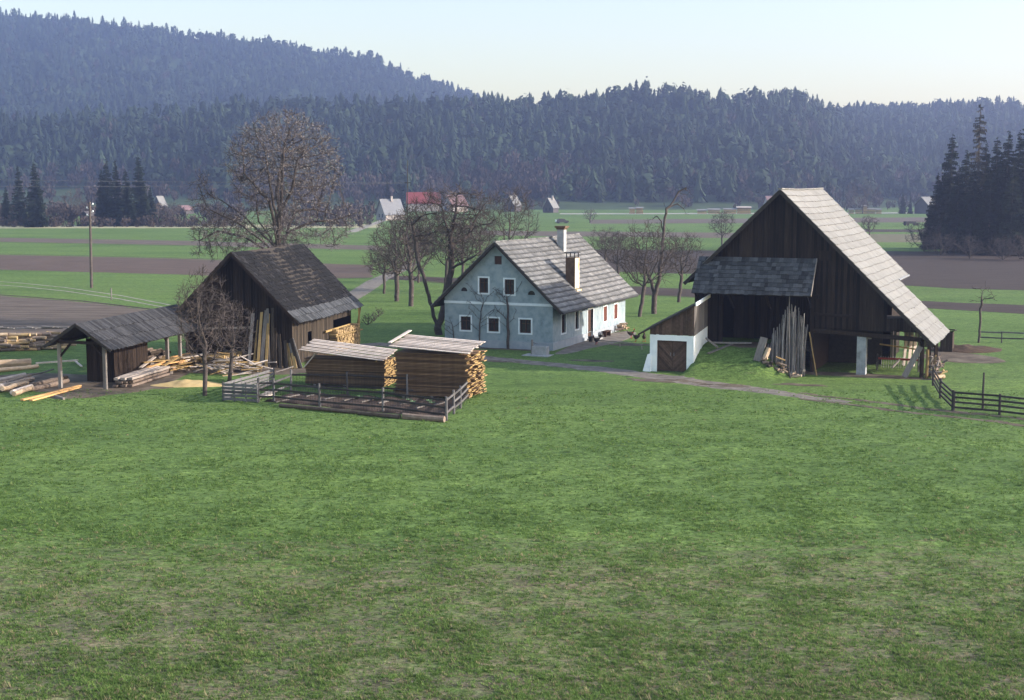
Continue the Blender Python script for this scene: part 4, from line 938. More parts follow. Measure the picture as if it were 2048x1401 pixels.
for i in range(14):
    x = R_(-40, 118); p = GG(x, 692, 1.25 + R_(0, .12)); d = Vector((1, R_(-.3, .3), R_(-.08, .08))).normalized() * R_(.5, 1.0)
    board_obj('cover_slab', p - d, p + d, .25, .05, 'greywood', 'dark slab laid on top of the long log pile', 'slab', 'slabs covering the long log pile')
for i in range(12):                     # slab stack under the shed's eave
    k, r = i % 4, i // 4; a = .25 + k * .27; 
    p, q = on(KF.p(a + R_(-.06, .06), .9 + R_(-.2, .2), 0), .12 + r * .2), on(KF.p(a + R_(-.06, .06), 6.0 + R_(-.3, .3), 0), .16 + r * .2)
    board_obj('slab', p, q, .26, .13, 'paleboard' if r == 2 else 'bark', 'long weathered slab in the stack along the open shed', 'slab', 'slabs stacked along the open shed')
for i in range(34):
    p = on(KF.p(R_(-.6, 1.1), R_(5, 11.5), 0), R_(.12, .8)); d = (KF.r * R_(.6, 1) + KF.g * R_(-.5, .5) + UP * R_(-.05, .12)).normalized() * R_(.8, 1.7)
    board_obj('sawn_board', p - d, p + d, R_(.15, .25), .04, random.choice(('tanwood', 'tanwood', 'paleboard', 'orange')), 'tan sawn board lying loose below the roof of the open shed', 'board', 'loose boards below the open shed')
for i in range(60):                     # dark timbers piled under the back of the shed
    k = i % 6; b = R_(6.6, 10.9); p = on(KF.p(-2.3 + .28 * (i % 5) + R_(-.08, .08), b, 0), .1 + k * .19); d = (KF.r + KF.g * R_(-.15, .15)).normalized() * R_(.4, .9)
    log_obj('dark_log', p - d, p + d, R_(.09, .13), R_(.08, .12), random.choice(('bark', 'bark', 'millwood')), 'dark log in the pile under the back of the open shed', 'log', 'dark logs under the back of the open shed', 7)
o = blob('sawdust_heap', GG(382, 769), 2.3, 1.15, .22, M['sawdust']); tagp(o, 'flat heap of yellow sawdust before the small bare trees', 'sawdust')
for i in range(200):                    # offcut heap
    c = GG(452 + random.gauss(0, 40), 736 + R_(-22, 16)); p = c + UP * R_(.06, .95) * max(.15, 1 - abs((c.x + 17.5) / 3.2)); d = Vector((R_(.5, 1), R_(-.7, .7), R_(-.25, .25))).normalized() * R_(.35, .95)
    board_obj('offcut', p - d, p + d, R_(.09, .2), R_(.025, .05), random.choice(('tanwood', 'tanwood', 'paleboard', 'greywood', 'paleboard')), 'tan offcut in the loose heap before the sawmill', 'offcut', 'offcuts heaped before the sawmill')
for i in range(11):                     # long logs and slabs on bearers beside the offcuts
    p = SF.p(-8.6 + .1 * i, -2.6 + i * .26, .3 + R_(0, .4)); q = SF.p(-3.9 + R_(-.5, .3), -2.0 + i * .27, .4 + R_(0, .45))
    log_obj('saw_log', p, q, .14, .12, random.choice(('rawlog', 'tanwood')), 'log waiting on bearers before the dark sawmill opening', 'log', 'logs before the sawmill opening')
def bench():
    f = Fr(GG(470, 722), 11.8); c = f.o; root = thing('plank_table', 'low table of brown planks standing before the leaning boards', 'table', c)
    mb = MB()
    for i in range(4): mb.beam(AT(468, 714, c.y) + f.r * i * .26, AT(550, 722, c.y - .5) + f.r * i * .26, .25, .06)
    mb.build('planks', M['tanwood'], root)
    for (x, y, b) in ((546, 724, .05), (546, 724, .8), (478, 716, .05), (478, 716, .8)):
        t = AT(x, y, c.y - (.45 if x > 500 else .05)) + f.r * b; mb = MB(); mb.beam((t.x, t.y, hz(t.x, t.y) - .05), t, .12, .12); mb.build('leg', M['greywood'], root)
bench()
cols = ('millwood', 'tanwood', 'greywood', 'millwood', 'tanwood', 'greywood', 'millwood')
for i in range(26):
    u = i / 25; a = -3.6 + 4.0 * u + R_(-.1, .1); hgt = (3.6 if u < .5 else 2.3) * R_(.62, 1.08) * (1 if u < .8 else .85)
    board_obj('leaning_board', SF.p(a, -.75 + R_(-.25, .25), 0), SF.p(min(-.55, a * .75 - .75 + R_(-.15, .15)), .36, hgt), R_(.14, .24), .035, random.choice(cols), 'rough board leaning against the front corner of the sawmill', 'board', 'boards leaning against the sawmill', up=SF.r)

# ------------------------------------------------------------------ two covered stacks of sawn boards
def lumber(fr, L, W, rows, across, gname, label, covers, h=.047, gap=.028, wild=.05, mat_='stackwood'):
    n = 0
    for r in range(rows):
        z = .14 + r * (h + gap)
        for k in range(across):
            b0 = k * (W / across); w = W / across - .03; e0, e1 = R_(-wild, wild), R_(-wild, wild) * 1.6
            if k in (0, across - 1) : pass
            mb = MB(); jb = R_(-.03, .02)
            mb.fbox(fr, -L / 2 + e0, L / 2 + e1, b0 + jb, b0 + w + jb, z, z + h)
            o = mb.build('sawn_board', M[mat_], origin=tuple(fr.p(0, b0, z))); o.data.materials.append(M['tanwood']); o.data.polygons[3].material_index = o.data.polygons[5].material_index = 1; tagp(o, label, 'board', gname); n += 1  # end faces keep the lit tan; shade is painted on the rest
    top = .14 + rows * (h + gap)
    for a in (-L * .38, 0, L * .38):
        mb = MB(); mb.fbox(fr, a - .09, a + .09, -.02, W - .02, -.1, .138); tagp(mb.build('bearer', M['greywood'], origin=tuple(fr.p(a, 0, 0))), covers[2], 'beam', covers[2] + 's')
    return top
s1 = G(772, 779); d1 = (G(772, 779) - G(609, 772)); deg1 = -math.degrees(math.atan2(d1.y, d1.x)); f1 = Fr((G(609, 772) + s1) / 2, deg1)
top1 = lumber(f1, d1.length - .1, 1.9, 20, 5, 'boards in the left lumber stack', 'brown sawn board in the left stack behind the garden', (0, 0, 'bearer beam under the left lumber stack behind the garden'))
deg2 = 17.5; f2r = Fr(G(938, 801), deg2); f2 = Fr(f2r.p(-2.15, 0, 0), deg2)
top2 = lumber(f2, 4.3, 2.5, 31, 5, 'boards in the right lumber stack', 'sawn board with a ragged end in the taller right stack', (0, 0, 'bearer beam under the taller right lumber stack'), wild=.14)
def cover(fr, L, W, top, tilt, n, group, label, ov=.35, m='paleboard', lift=.0):
    for k in range(n):
        b = -.3 + (W + .45) * k / n; z = top + .1 + tilt * (b + .3) + (k % 2) * .008
        board_obj('cover_board', fr.p(-L / 2 - ov + R_(-.1, .1), b, z + lift), fr.p(L / 2 + ov * .5 + R_(-.1, .1), b, z + .02), (W + .45) / n * 1.04, .035, m, label, 'board', group)
    for a in (-L * .42, L * .4):
        board_obj('cross_batten', fr.p(a, -.25, top + .04 + (lift * .85 if a < 0 else 0)), fr.p(a, W + .05, top + .06 + tilt * W + (lift * .85 if a < 0 else 0)), .1, .05, 'tanwood', label.replace('grey cover board', 'cross batten under the cover boards'), 'batten', group.replace('boards', 'battens'))
cover(f1, d1.length, 1.9, top1 - .08, .17, 9, 'cover boards on the left lumber stack', 'grey cover board on the left lumber stack', ov=.12, lift=.48)
cover(f2, 4.3, 2.5, top2, .12, 9, 'cover boards on the right lumber stack', 'grey cover board on the taller right lumber stack', ov=.16, lift=.27)
board_obj('loose_board', f2.p(-2.3, -.3, top2 + .53), f2.p(-2.2, 2.5, top2 + .93), .2, .04, 'paleboard', 'pale board lying crosswise at the left end of the taller stack', 'board')
board_obj('loose_board', f1.p(-2.45, -.1, 1.1), f1.p(-1.7, -.12, top1 + .3), .1, .05, 'paleboard', 'pale batten slanting at the left end of the left stack', 'batten')
log_obj('log', f1.p(-2.1, 2.1, top1 + .05), f1.p(-1.4, 2.2, top1 + .15), .12, .12, 'rawlog', 'short pale log on the rear edge of the left lumber stack', 'log')

# ------------------------------------------------------------------ kitchen garden with its fence
gFL, gFR, gBR, gBL = G(517, 806), G(893, 840), G(938, 797), G(582, 788)
blob_pts = [gFL + Vector((.2, .2, 0)), gFR + Vector((-.2, .2, 0)), gBR + Vector((-.2, -.6, 0)), gBL + Vector((.2, -.4, 0))]
def garden_soil():
    V, F, n = [], [], 44
    for j in range(n + 1):
        for i in range(n + 1):
            u, v = i / n, j / n; q = blob_pts[0].lerp(blob_pts[1], u).lerp(blob_pts[3].lerp(blob_pts[2], u), v); e = 0 if i in (0, n) or j in (0, n) else 1
            V.append((q.x, q.y, hz(q.x, q.y) + (.07 + R_(-.03, .03) + .05 * math.sin(u * 46)) * e - .03 * (1 - e)))
    for j in range(n):
        for i in range(n): k = j * (n + 1) + i; F.append((k, k + 1, k + n + 2, k + n + 1))
    o = arr_mesh('garden_bed', V, F, M['soil']); tagp(o, kind='structure')
garden_soil()
def fence_run(root, pts, hgt, rails, post_r=.07, rail=(.05, .1), m='fencewood', post_over=.12, wire=False, tops=None, rail_m=None):
    for i, p in enumerate(pts):
        mb = MB(); h = hgt + post_over + (tops[i] if tops else R_(-.05, .05)); mb.tube(on(p, -.2), on(p, h) + Vector((R_(-.03, .03), R_(-.03, .03), 0)), post_r, post_r * .9, 7); mb.build('post', M[m], root)
    for z in rails:
        for p, q in zip(pts, pts[1:]):
            mb = MB(); mb.beam(on(p, z + R_(-.02, .02)), on(q, z + R_(-.02, .02)), rail[0], rail[1]); mb.build('rail', M[rail_m or m], root)
    if wire:
        mb = MB()
        for p, q in zip(pts, pts[1:]):
            n = int((q - p).length / .16)
            for k in range(n + 1): c = p.lerp(q, k / n); mb.tube(on(c, .05), on(c, hgt), .0065, .0065, 3, False)
            for z in np.arange(.12, hgt, .15): mb.tube(on(p, z), on(q, z), .0065, .0065, 3, False)
        mb.build('wire_netting', M['darkmetal'], root)
r = thing('garden_fence', 'wire and rail fence with round posts around the kitchen garden', 'fence', gFL)
front = [G(x, y) for x, y in ((517, 806), (548, 806), (640, 817), (766, 826), (893, 841))]
fence_run(r, front, 1.12, (.3, .66, 1.02), wire=True, rail_m='darkfence')
side = [front[-1] + Vector((.02, .1, 0)), G(908, 829), G(921, 815), G(938, 797)]; fence_run(r, side[1:], 1.1, (.3, .66, 1.02), wire=True)
mb = MB(); mb.beam(on(front[-1], 1.02), on(side[1], 1.02), .05, .1); mb.beam(on(front[-1], .4), on(side[1], .4), .05, .1); mb.build('rail', M['fencewood'], r)
back = [G(x, y) for x, y in ((582, 788), (695, 790), (815, 795), (925, 799))]; fence_run(r, back, 1.2, (.45, 1.08), wire=True, rail_m='darkfence')
mb = MB(); mb.beam(on(front[0], .75), on(back[0], 1.0), .05, .1); mb.beam(on(front[0], .3), on(back[0], .5), .05, .1); mb.build('rail', M['fencewood'], r)
log_obj('border_log', GG(806, 838, .14), GG(889, 845, .14), .17, .16, 'bark', 'thick dark log bordering the front right of the garden', 'log')
log_obj('border_log', GG(560, 815, .1), GG(800, 838, .1), .1, .1, 'bark', 'long thin border log along the front of the garden', 'log')
for i, (x, y) in enumerate(((585, 797), (625, 795), (662, 801), (700, 803), (735, 806), (770, 808), (812, 812), (845, 818), (565, 806), (880, 812))):
    c = GG(x, y, .12); board_obj('bed_board', c - Vector((.28, .5, 0)), c + Vector((.28, .5, .0)), .09, .06, 'greywood', 'grey board dividing the soil beds of the garden', 'board', 'boards dividing the garden beds')
for i, (x, y) in enumerate(((532, 798), (538, 792), (545, 788))): pxboard(x - 14, y + 3, x + 14, y - 4, .2, .05, 'paleboard', 'pale board lying in the left corner of the garden', .12, group='pale boards in the garden corner')
for i, (x, y) in enumerate(((713, 803), (748, 804), (753, 806), (818, 806), (826, 810), (858, 808), (864, 812), (720, 800))):
    mb = MB(); c = GG(x, y, .1)
    for k in range(9):
        t = k * 2.4; d = Vector((math.cos(t), math.sin(t), .55)).normalized(); sx = Vector((-math.sin(t), math.cos(t), 0)) * .07
        mb.poly([c, c + d * .12 + sx, c + d * .24, c + d * .12 - sx])
    o = mb.build('cabbage', M['leaf'], origin=tuple(c)); tagp(o, 'small green cabbage growing in the garden bed', 'cabbage', 'cabbages in the garden')
# slatted panel enclosure at the garden's left end
def slats():
    p0, p1, p2 = G(446, 804), G(515, 808), G(552, 778); pb = G(470, 772)
    r = thing('slatted_enclosure', 'low enclosure of horizontal grey slats at the left end of the garden', 'fence', p0)
    for (a, b) in ((p0, p1), (p0, G(548, 771))):
        mb = MB()
        for k in range(5): mb.beam(on(a, .13 + k * .19), on(b, .13 + k * .19 + R_(-.03, .03)), .03, .14)
        mb.build('slat_panel', M['fencewood'], r)
        n = 4
        for k in range(n):
            c = a.lerp(b, k / (n - 1)) + Vector((0, .05, 0)); mb = MB(); mb.tube(on(c, -.1), on(c, 1.05), .05, .045, 6); mb.build('post', M['fencewood'], r)
slats()

# ------------------------------------------------------------------ rail fences on the right, small posts
r = thing('rail_fence', 'dark four railed wooden fence turning a corner at the lower right', 'fence', G(1905, 822))
fence_run(r, [G(1866, 772), G(1880, 796), G(1905, 822)], .95, (.2, .45, .7, .95), m='darkfence')
fence_run(r, [G(1907, 822.5), G(1999, 832), G(2062, 839), G(2140, 848)], .95, (.2, .45, .7, .95), m='darkfence')
p = G(1965, 822); o = log_obj('fence_pole', on(p, -.2), on(p, 1.95), .07, .045, 'darkfence', 'tall pointed pole rising from the rail fence at the lower right', 'pole', n=7)
r = thing('paddock_fence', 'two railed grey fence across the grass at the far right', 'fence', G(1958, 684))
fence_run(r, [G(1958, 684), G(2003, 686), G(2052, 688), G(2110, 691)], .75, (.35, .75), m='fencewood', post_r=.05)
p = G(223, 601); log_obj('boundary_post', on(p, -.1), on(p, 1.25), .07, .06, 'poles', 'short pale post beside the left cart track', 'post')
r = thing('low_rail', 'single low rail on short posts running from the farmhouse yard to the white shed', 'rail', G(1195, 690))
fence_run(r, [G(1192, 689), G(1240, 694), G(1284, 699)], .3, (.33,), post_r=.04, rail=(.06, .07), m='paleboard', post_over=0)

# ------------------------------------------------------------------ around the farmhouse
def trough():
    f = Fr(GG(1076, 712), 22.6); root = thing('water_trough', 'stone water trough with a pump post before the farmhouse corner', 'trough', f.o)
    mb = MB()
    for q in ((-.45, .6, 0, .07), (-.45, .6, .48, .55)): mb.fbox(f, q[0], q[1], q[2], q[3], -.1, .62)
    for q in ((-.45, -.38), (.53, .6)): mb.fbox(f, q[0], q[1], .07, .48, -.1, .62)
    mb.fbox(f, -.38, .53, .07, .48, -.1, .45); mb.build('basin', M['concrete'], root)
    mb = MB(); mb.tube(f.p(-.55, .3, 0), f.p(-.55, .3, 1.05), .09, .08, 8); mb.build('pump_post', M['greywood'], root)
    mb = MB(); mb.tube(f.p(-.5, .3, .85), f.p(-.15, .28, .78), .03, .03, 6); mb.build('spout', M['metal'], root)
    mb = MB(); mb.fbox(f, -1.0, .9, -.5, .7, -.1, .05); mb.build('plinth_slab', M['concrete'], root)
trough()
blk = [('flower_pot', 7.05, .35, .22, .4), ('flower_pot', 8.6, .35, .2, .3)]
for i, (n, b, a, rr, hh) in enumerate(blk):
    mb = MB(); c = HF.p(a + .25, b - (.7 if i == 0 else 0), 0); mb.lathe(c, [(rr * .7, 0), (rr, hh * .9), (rr * 1.08, hh * .9), (rr * 1.08, hh), (rr * .8, hh), (.01, hh * .85)], 10)
    tagp(mb.build(n, M['darkmetal'], origin=tuple(c)), ('dark tub standing left of the farmhouse door', 'dark tub standing right of the farmhouse door')[i], 'tub')
def ybench():
    c = HF.p(.5, 10.2, 0); f = Fr(c, 22.6); root = thing('garden_bench', 'low wooden bench against the farmhouse side wall', 'bench', c)
    mb = MB(); mb.fbox(f, -.2, .2, -.6, .6, .4, .45); mb.build('seat', M['brown_wood'], root)
    for b in (-.5, .5):
        mb = MB(); mb.fbox(f, -.16, .16, b - .04, b + .04, 0, .4); mb.build('leg', M['brown_wood'], root)
ybench()
for i in range(16):
    p = HF.p(.35 + R_(0, .25), 13.0 + R_(0, 1.9), .1 + R_(0, .5)); d = (HF.g * R_(.5, 1) + HF.r * R_(-.4, .4)).normalized() * .22
    log_obj('firewood_log', p - d, p + d, .08, .08, random.choice(('cutends', 'bark', 'rawlog')), 'split log in the small heap by the far end of the farmhouse', 'log', 'firewood by the far end of the farmhouse', 7)
def hen():
    root = thing('hen', 'dark hen', 'hen', (0, 0, 0))
    me = bpy.data.meshes.new('body'); bm = bmesh.new()
    prof = [(-.2, .3, .015, .03), (-.15, .28, .05, .06), (-.06, .24, .095, .1), (.04, .23, .1, .105), (.11, .27, .07, .08), (.14, .34, .042, .045), (.165, .4, .034, .036), (.19, .42, .022, .022), (.205, .418, .006, .006)]
    rings = []
    for (x, z, ry, rz2) in prof: rings.append([bm.verts.new((x, ry * math.cos(t), z + rz2 * math.sin(t))) for t in np.linspace(0, 2 * math.pi, 10, endpoint=False)])
    for u, v in zip(rings, rings[1:]):
        for i in range(10): bm.faces.new((u[i], u[(i + 1) % 10], v[(i + 1) % 10], v[i]))
    bm.faces.new(rings[0]); bm.faces.new(rings[-1])
    for k in range(4):                                  # tail feathers
        z = .3 + .045 * k; v = [bm.verts.new(q) for q in ((-.14, .02, .27), (-.14, -.02, .27), (-.3 + .02 * k, -.015, z + .06), (-.3 + .02 * k, .015, z + .06))]; bm.faces.new(v)
    bmesh.ops.recalc_face_normals(bm, faces=bm.faces); bm.to_mesh(me); bm.free(); me.materials.append(M['feather'])
    for p in me.polygons: p.use_smooth = True
    o = bpy.data.objects.new('body', me); COL.objects.link(o); o.parent = root
    mb = MB(); mb.prism([(.15, -.006, .43), (.2, -.006, .44), (.2, -.006, .465), (.17, -.006, .48), (.145, -.006, .46)], (0, .012, 0)); mb.prism([(.2, -.005, .41), (.235, -.005, .405), (.2, -.005, .4)], (0, .01, 0)); mb.build('comb', M['comb'], root)
    for s in (-1, 1):
        mb = MB(); mb.tube((0, s * .045, .15), (.01, s * .05, .02), .011, .009, 5)
        for t in (-.5, 0, .5): mb.tube((.01, s * .05, .012), (.01 + .07 * math.cos(t), s * .05 + .07 * math.sin(t), .006), .008, .005, 4)
        mb.build('leg', M['comb'], root)
    return root
h0 = hen(); hens = [((1262, 677), 20, 'dark hen nearest the farmhouse on the grass'), ((1272, 684), 160, 'dark hen in the middle of the three on the grass'), ((1288, 684), 80, 'dark hen nearest the white shed'), ((1193, 690), 210, 'dark hen pecking on the gravel before the farmhouse')]
for i, (px, a, lab) in enumerate(hens):
    o = h0 if i == 0 else copy_tree(h0); o.location = GG(*px); o.rotation_euler = (0, 0, math.radians(a)); o.scale = (1.5,) * 3; o['label'] = lab; o['group'] = 'hens in the yard'

# ------------------------------------------------------------------ bare trees
def colonize(pts, nodes, parents, D=.35, di=3.0, dk=.6, iters=90, up=.12, wig=.15):
    pts = [Vector(p) for p in pts]; alive = list(range(len(pts)))
    near = {}
    fresh = list(range(len(nodes)))
    best = [(1e9, -1)] * len(pts)
    for it in range(iters):
        kd = kdtree.KDTree(len(fresh))
        for i in fresh: kd.insert(nodes[i], i)
        kd.balance(); acc = {}; na = []
        for a in alive:
            co, idx, dist = kd.find(pts[a])
            if dist < best[a][0]: best[a] = (dist, idx)
            if best[a][0] < dk: continue
            na.append(a)
            if best[a][0] < di:
                j = best[a][1]; acc[j] = acc.get(j, Vector()) + (pts[a] - nodes[j]).normalized()
        alive = na; fresh = []
        if not acc: break
        for j, d in acc.items():
            if d.length < 1e-3: continue
            d = (d.normalized() + Vector((R_(-wig, wig), R_(-wig, wig), R_(-wig, wig) + up))).normalized()
            nodes.append(nodes[j] + d * D); parents.append(j); fresh.append(len(nodes) - 1)
        if not fresh: break
    return nodes, parents
def radii(nodes, parents, rt, ex, rmax):
    n = len(nodes); acc = [0.0] * n; kids = [0] * n
    for i in range(n - 1, 0, -1):
        if acc[i] == 0: acc[i] = rt ** ex
        acc[parents[i]] += acc[i]; kids[parents[i]] += 1
    rr = [a ** (1 / ex) if a else rt for a in acc]; k = (rmax - rt) / max(1e-3, rr[0] - rt) if rmax else 1
    return [rt + max(0, r - rt) * k for r in rr], kids
def bare_tree(name, label, base, nodes, parents, rt=.012, ex=2.4, rmax=None, split=.05, twigs=2, twl=.45, group=None, crown_m='twig', buds=0, cat='tree', rz=0, droop=0.0):
    """nodes are relative to base"""
    root = thing(name, label, cat, base, group, rz)
    rr, kids = radii(nodes, parents, rt, ex, rmax); T, C = MB(), MB(); bb = Vector(base)
    for i in range(1, len(nodes)):
        p, q = nodes[parents[i]] + bb, nodes[i] + bb; r0, r1 = min(rr[parents[i]], rr[i] * 1.35), rr[i]
        if rr[i] > split: T.tube(p, q + (q - p) * .12, r0, r1, 7, False, .5)
        else: C.tube(p, q, r0, r1, 4 if rr[i] > .025 else 3, False)
    for i in range(1, len(nodes)):
        if rr[i] > split * .8: continue
        d = (nodes[i] - nodes[parents[i]]).normalized()
        for k in range(twigs + (1 if kids[i] == 0 else 0)):
            v = (d * .7 + Vector((random.gauss(0, .6), random.gauss(0, .6), random.gauss(.1 - droop, .5)))).normalized(); L = twl * R_(.5, 1.2)
            p = nodes[i] + bb; m = p + v * L * .5 + Vector((0, 0, R_(-.03, .05))); e = m + (v + Vector((R_(-.4, .4), R_(-.4, .4), R_(-.1, .4)))).normalized() * L * .5
            C.tube(p, m, rt * .9, rt * .75, 3, False); C.tube(m, e, rt * .75, rt * .45, 3, False)
            for q in range(buds):
                c = m.lerp(e, R_(0, 1.05)) + Vector((R_(-.05, .05), R_(-.05, .05), R_(-.05, .05))); s = R_(.022, .042); u = Vector((R_(-1, 1), R_(-1, 1), R_(-1, 1))).normalized(); w = u.orthogonal().normalized()
                B_.append((c + u * s, c + w * s, c - u * s, c - w * s))
    T.build('trunk', M['treebark'], root, smooth=True)
    cr = C.build('crown', M[crown_m], root)
    if buds:
        b = MB()
        for q in B_: b.poly(q)
        b.build('buds', M['limebud'], root); B_.clear()
    return root
B_ = []
def line(pts, step=.35):
    """a chain of nodes through the points, with a slight wander"""
    N, P = [Vector(pts[0])], [0]
    for p, q in zip(pts, pts[1:]):
        p, q = Vector(p), Vector(q); n = max(1, int((q - p).length / step))
        for k in range(1, n + 1): N.append(p.lerp(q, k / n) + Vector((R_(-.03, .03), R_(-.03, .03), 0))); P.append(len(N) - 2)
    return N, P
def addline(N, P, start, pts, step=.35):
    prev = start; p = N[start]
    for q in pts:
        q = Vector(q); n = max(1, int((q - p).length / step)); s = Vector(p)
        for k in range(1, n + 1): N.append(s.lerp(q, k / n) + Vector((R_(-.05, .05), R_(-.05, .05), R_(-.03, .03)))); P.append(prev); prev = len(N) - 1
        p = q
    return prev
def ell(n, c, r, pw=.5, lo=-1):
    out = []
    while len(out) < n:
        d = Vector((random.gauss(0, 1), random.gauss(0, 1), random.gauss(0, 1))).normalized() * random.random() ** pw
        if d.z < lo: continue
        out.append((c[0] + d.x * r[0], c[1] + d.y * r[1], c[2] + d.z * r[2]))
    return out
def lime():
    random.seed(21); Y = 113.0; X = (556 - 1024) / 2819 * Y; base = Vector((X, Y, -.1)); s = 2819 / Y
    q = lambda px, py, dy=0: Vector(((px - 556) / s, dy, CAMH + (369 - py) / s))
    N, P = line([(0, 0, 0), q(556, 520), q(553, 470)], .45); t0 = len(N) - 1; low = t0 - 4
    limbs = [[q(548, 420, .3), q(536, 350, .5), q(530, 300, .6)], [q(562, 440, -.3), q(566, 370, -.5), q(572, 290, -.6)], [q(556, 430, .8), q(548, 380, 1.6), q(560, 300, 2.2)], [q(560, 430, -1.2), q(590, 380, -2.0), q(605, 320, -2.4)], [q(545, 400, -1.5), q(500, 345, -2.2)]]
    for l in limbs: addline(N, P, t0 - random.randint(0, 2), l, .45)
    lows = [[q(535, 470, .5), q(512, 440, 1), q(505, 380, 1.2)], [q(530, 480, -1), q(480, 440, -1.5), q(430, 415, -2)], [q(530, 495, -.5), q(490, 468, -1), q(440, 458, -1.3), q(405, 475, -1.5)], [q(530, 478, 1), q(470, 425, 2), q(425, 395, 2.5)], [q(580, 458, .3), q(620, 442, .6), q(670, 436, 1), q(712, 422, 1)], [q(585, 420, 1), q(620, 415, 1.6), q(665, 428, 2)], [q(556, 450, 2), q(550, 440, 4.5)], [q(556, 455, -2), q(570, 450, -4.5)]]
    for l in lows: addline(N, P, low + random.randint(0, 3), l, .45)
    def clampx(pts): return pts
    c = q(569, 330); A = ell(1400, (c.x, 0, c.z), (121 / s, 4.6, 110 / s), .27, -.95)
    c2 = q(548, 455); A += ell(520, (c2.x - .6, 0, c2.z - .2), (172 / s, 5.2, 52 / s), .4, -.95)
    A += ell(190, tuple(q(428, 470)), (62 / s, 2.6, 52 / s), .5); A += ell(50, tuple(q(405, 385)), (28 / s, 1.5, 48 / s), .6); A += ell(60, tuple(q(690, 445)), (45 / s, 2.0, 50 / s), .5)
    N, P = colonize(A, N, P, D=.34, di=4, dk=.5, iters=80, up=.06, wig=.2)
    bare_tree('lime_tree', 'large bare lime tree with a domed budding crown behind the sawmill', base, N, P, rt=.014, ex=1.95, rmax=.42, split=.06, twigs=5, twl=.62, buds=2, droop=.05)
lime()
def orchard(name, label, px, hgt, rad, trunk_h, seed, lean=(0, 0), n=230, D=.28, flat=.62, twl=.68, group='bare orchard trees', twigs=4, rmax=.17, stems=None, Yo=None, rt=.014, crown_m='twig'):
    n = int(n * 2.1) if n > 60 else n
    random.seed(seed); b = Yo or GG(*px); base = Vector((b.x, b.y, b.z - .08))
    t = Vector((lean[0], lean[1], trunk_h)); N, P = line([(0, 0, 0), (lean[0] * .35 + .06, lean[1] * .3, trunk_h * .5), tuple(t)], .3)
    c = (t.x * 1.25, t.y, trunk_h + (hgt - trunk_h) * .5); A = ell(n, c, (rad, rad, (hgt - trunk_h) * flat), .45)
    if stems:
        for st in stems: addline(N, P, len(N) - 1 if st[0] is None else st[0], st[1], .3)
    N, P = colonize(A, N, P, D=D, di=3.2, dk=D * 1.5, iters=60, up=.05, wig=.35)
    return bare_tree(name, label, base, N, P, rt=rt, ex=1.95, rmax=rmax, split=.05, twigs=twigs, twl=twl, group=group, crown_m=crown_m)
orchard('apple_tree', 'small bare apple tree at the left end of the orchard by the lane', (768, 588), 4.9, 2.5, 2.2, 1, n=220, rmax=.14)
orchard('apple_tree', 'bare orchard tree with a straight thick trunk, second from the lane', (793, 603), 8.2, 2.9, 3.0, 2, n=340, rmax=.23)
orchard('apple_tree', 'bare orchard tree with a trunk flared at its foot, left of the forked tree', (822, 613), 9.0, 2.6, 3.2, 3, n=340, rmax=.24)
orchard('apple_tree', 'slim bare tree standing behind the left orchard trunks', (837, 566), 7.0, 2.0, 3.0, 4, n=180, rmax=.13)
orchard('apple_tree', 'bare tree with a bent trunk just left of the farmhouse gable', (889, 582), 8.2, 3.0, 3.2, 5, n=280, lean=(.3, 0))
orchard('apple_tree', 'bare fork trunked tree rising behind the farmhouse ridge', None, 11.0, 3.0, 4.8, 6, n=200, Yo=Vector((AT(1026, 585, 150).x, 150, 0)))
orchard('apple_tree', 'bushy bare tree leaning left beyond the farmhouse corner', (1279, 634), 7.8, 3.0, 3.1, 8, n=420, lean=(.5, .4), twigs=3)
orchard('apple_tree', 'bare twisted apple tree left of the barn eave', (1357, 605), 6.6, 2.2, 3.0, 9, n=190, lean=(.3, 0))
orchard('apple_tree', 'small bare tree far out in the field left of the barn roof', None, 6.6, 2.5, 2.4, 10, n=120, Yo=G(1443, 497), twl=.7, rmax=.16, rt=.016)
orchard('apple_tree', 'small bare tree in the far field right of the barn roof', None, 4.6, 2.3, 1.5, 11, n=110, Yo=G(1738, 474), twl=.7, rmax=.15, rt=.018)
orchard('sapling', 'thin bare tree with one side branch at the far right paddock', (1957, 686), 4.7, 1.2, 2.6, 12, n=26, twl=.35, lean=(.05, 0), rmax=.085, twigs=2)
for i, (px, h, rd, sd) in enumerate((((838, 545), 5, 1.8, 31), ((925, 560), 7, 2.4, 32), ((960, 540), 7.5, 2.5, 33), ((1235, 560), 5.5, 2.4, 34), ((1210, 545), 5.8, 2.6, 35))):
    orchard('apple_tree', ('low bare tree deep in the orchard between the two thick trunks', 'bare tree in the orchard close behind the gable top', 'bare tree farthest back behind the house gable', 'bare tree behind the right end of the farmhouse roof', 'dense bare tree rising right of the farmhouse chimney')[i], px, h, rd, h * .38, sd, n=170)
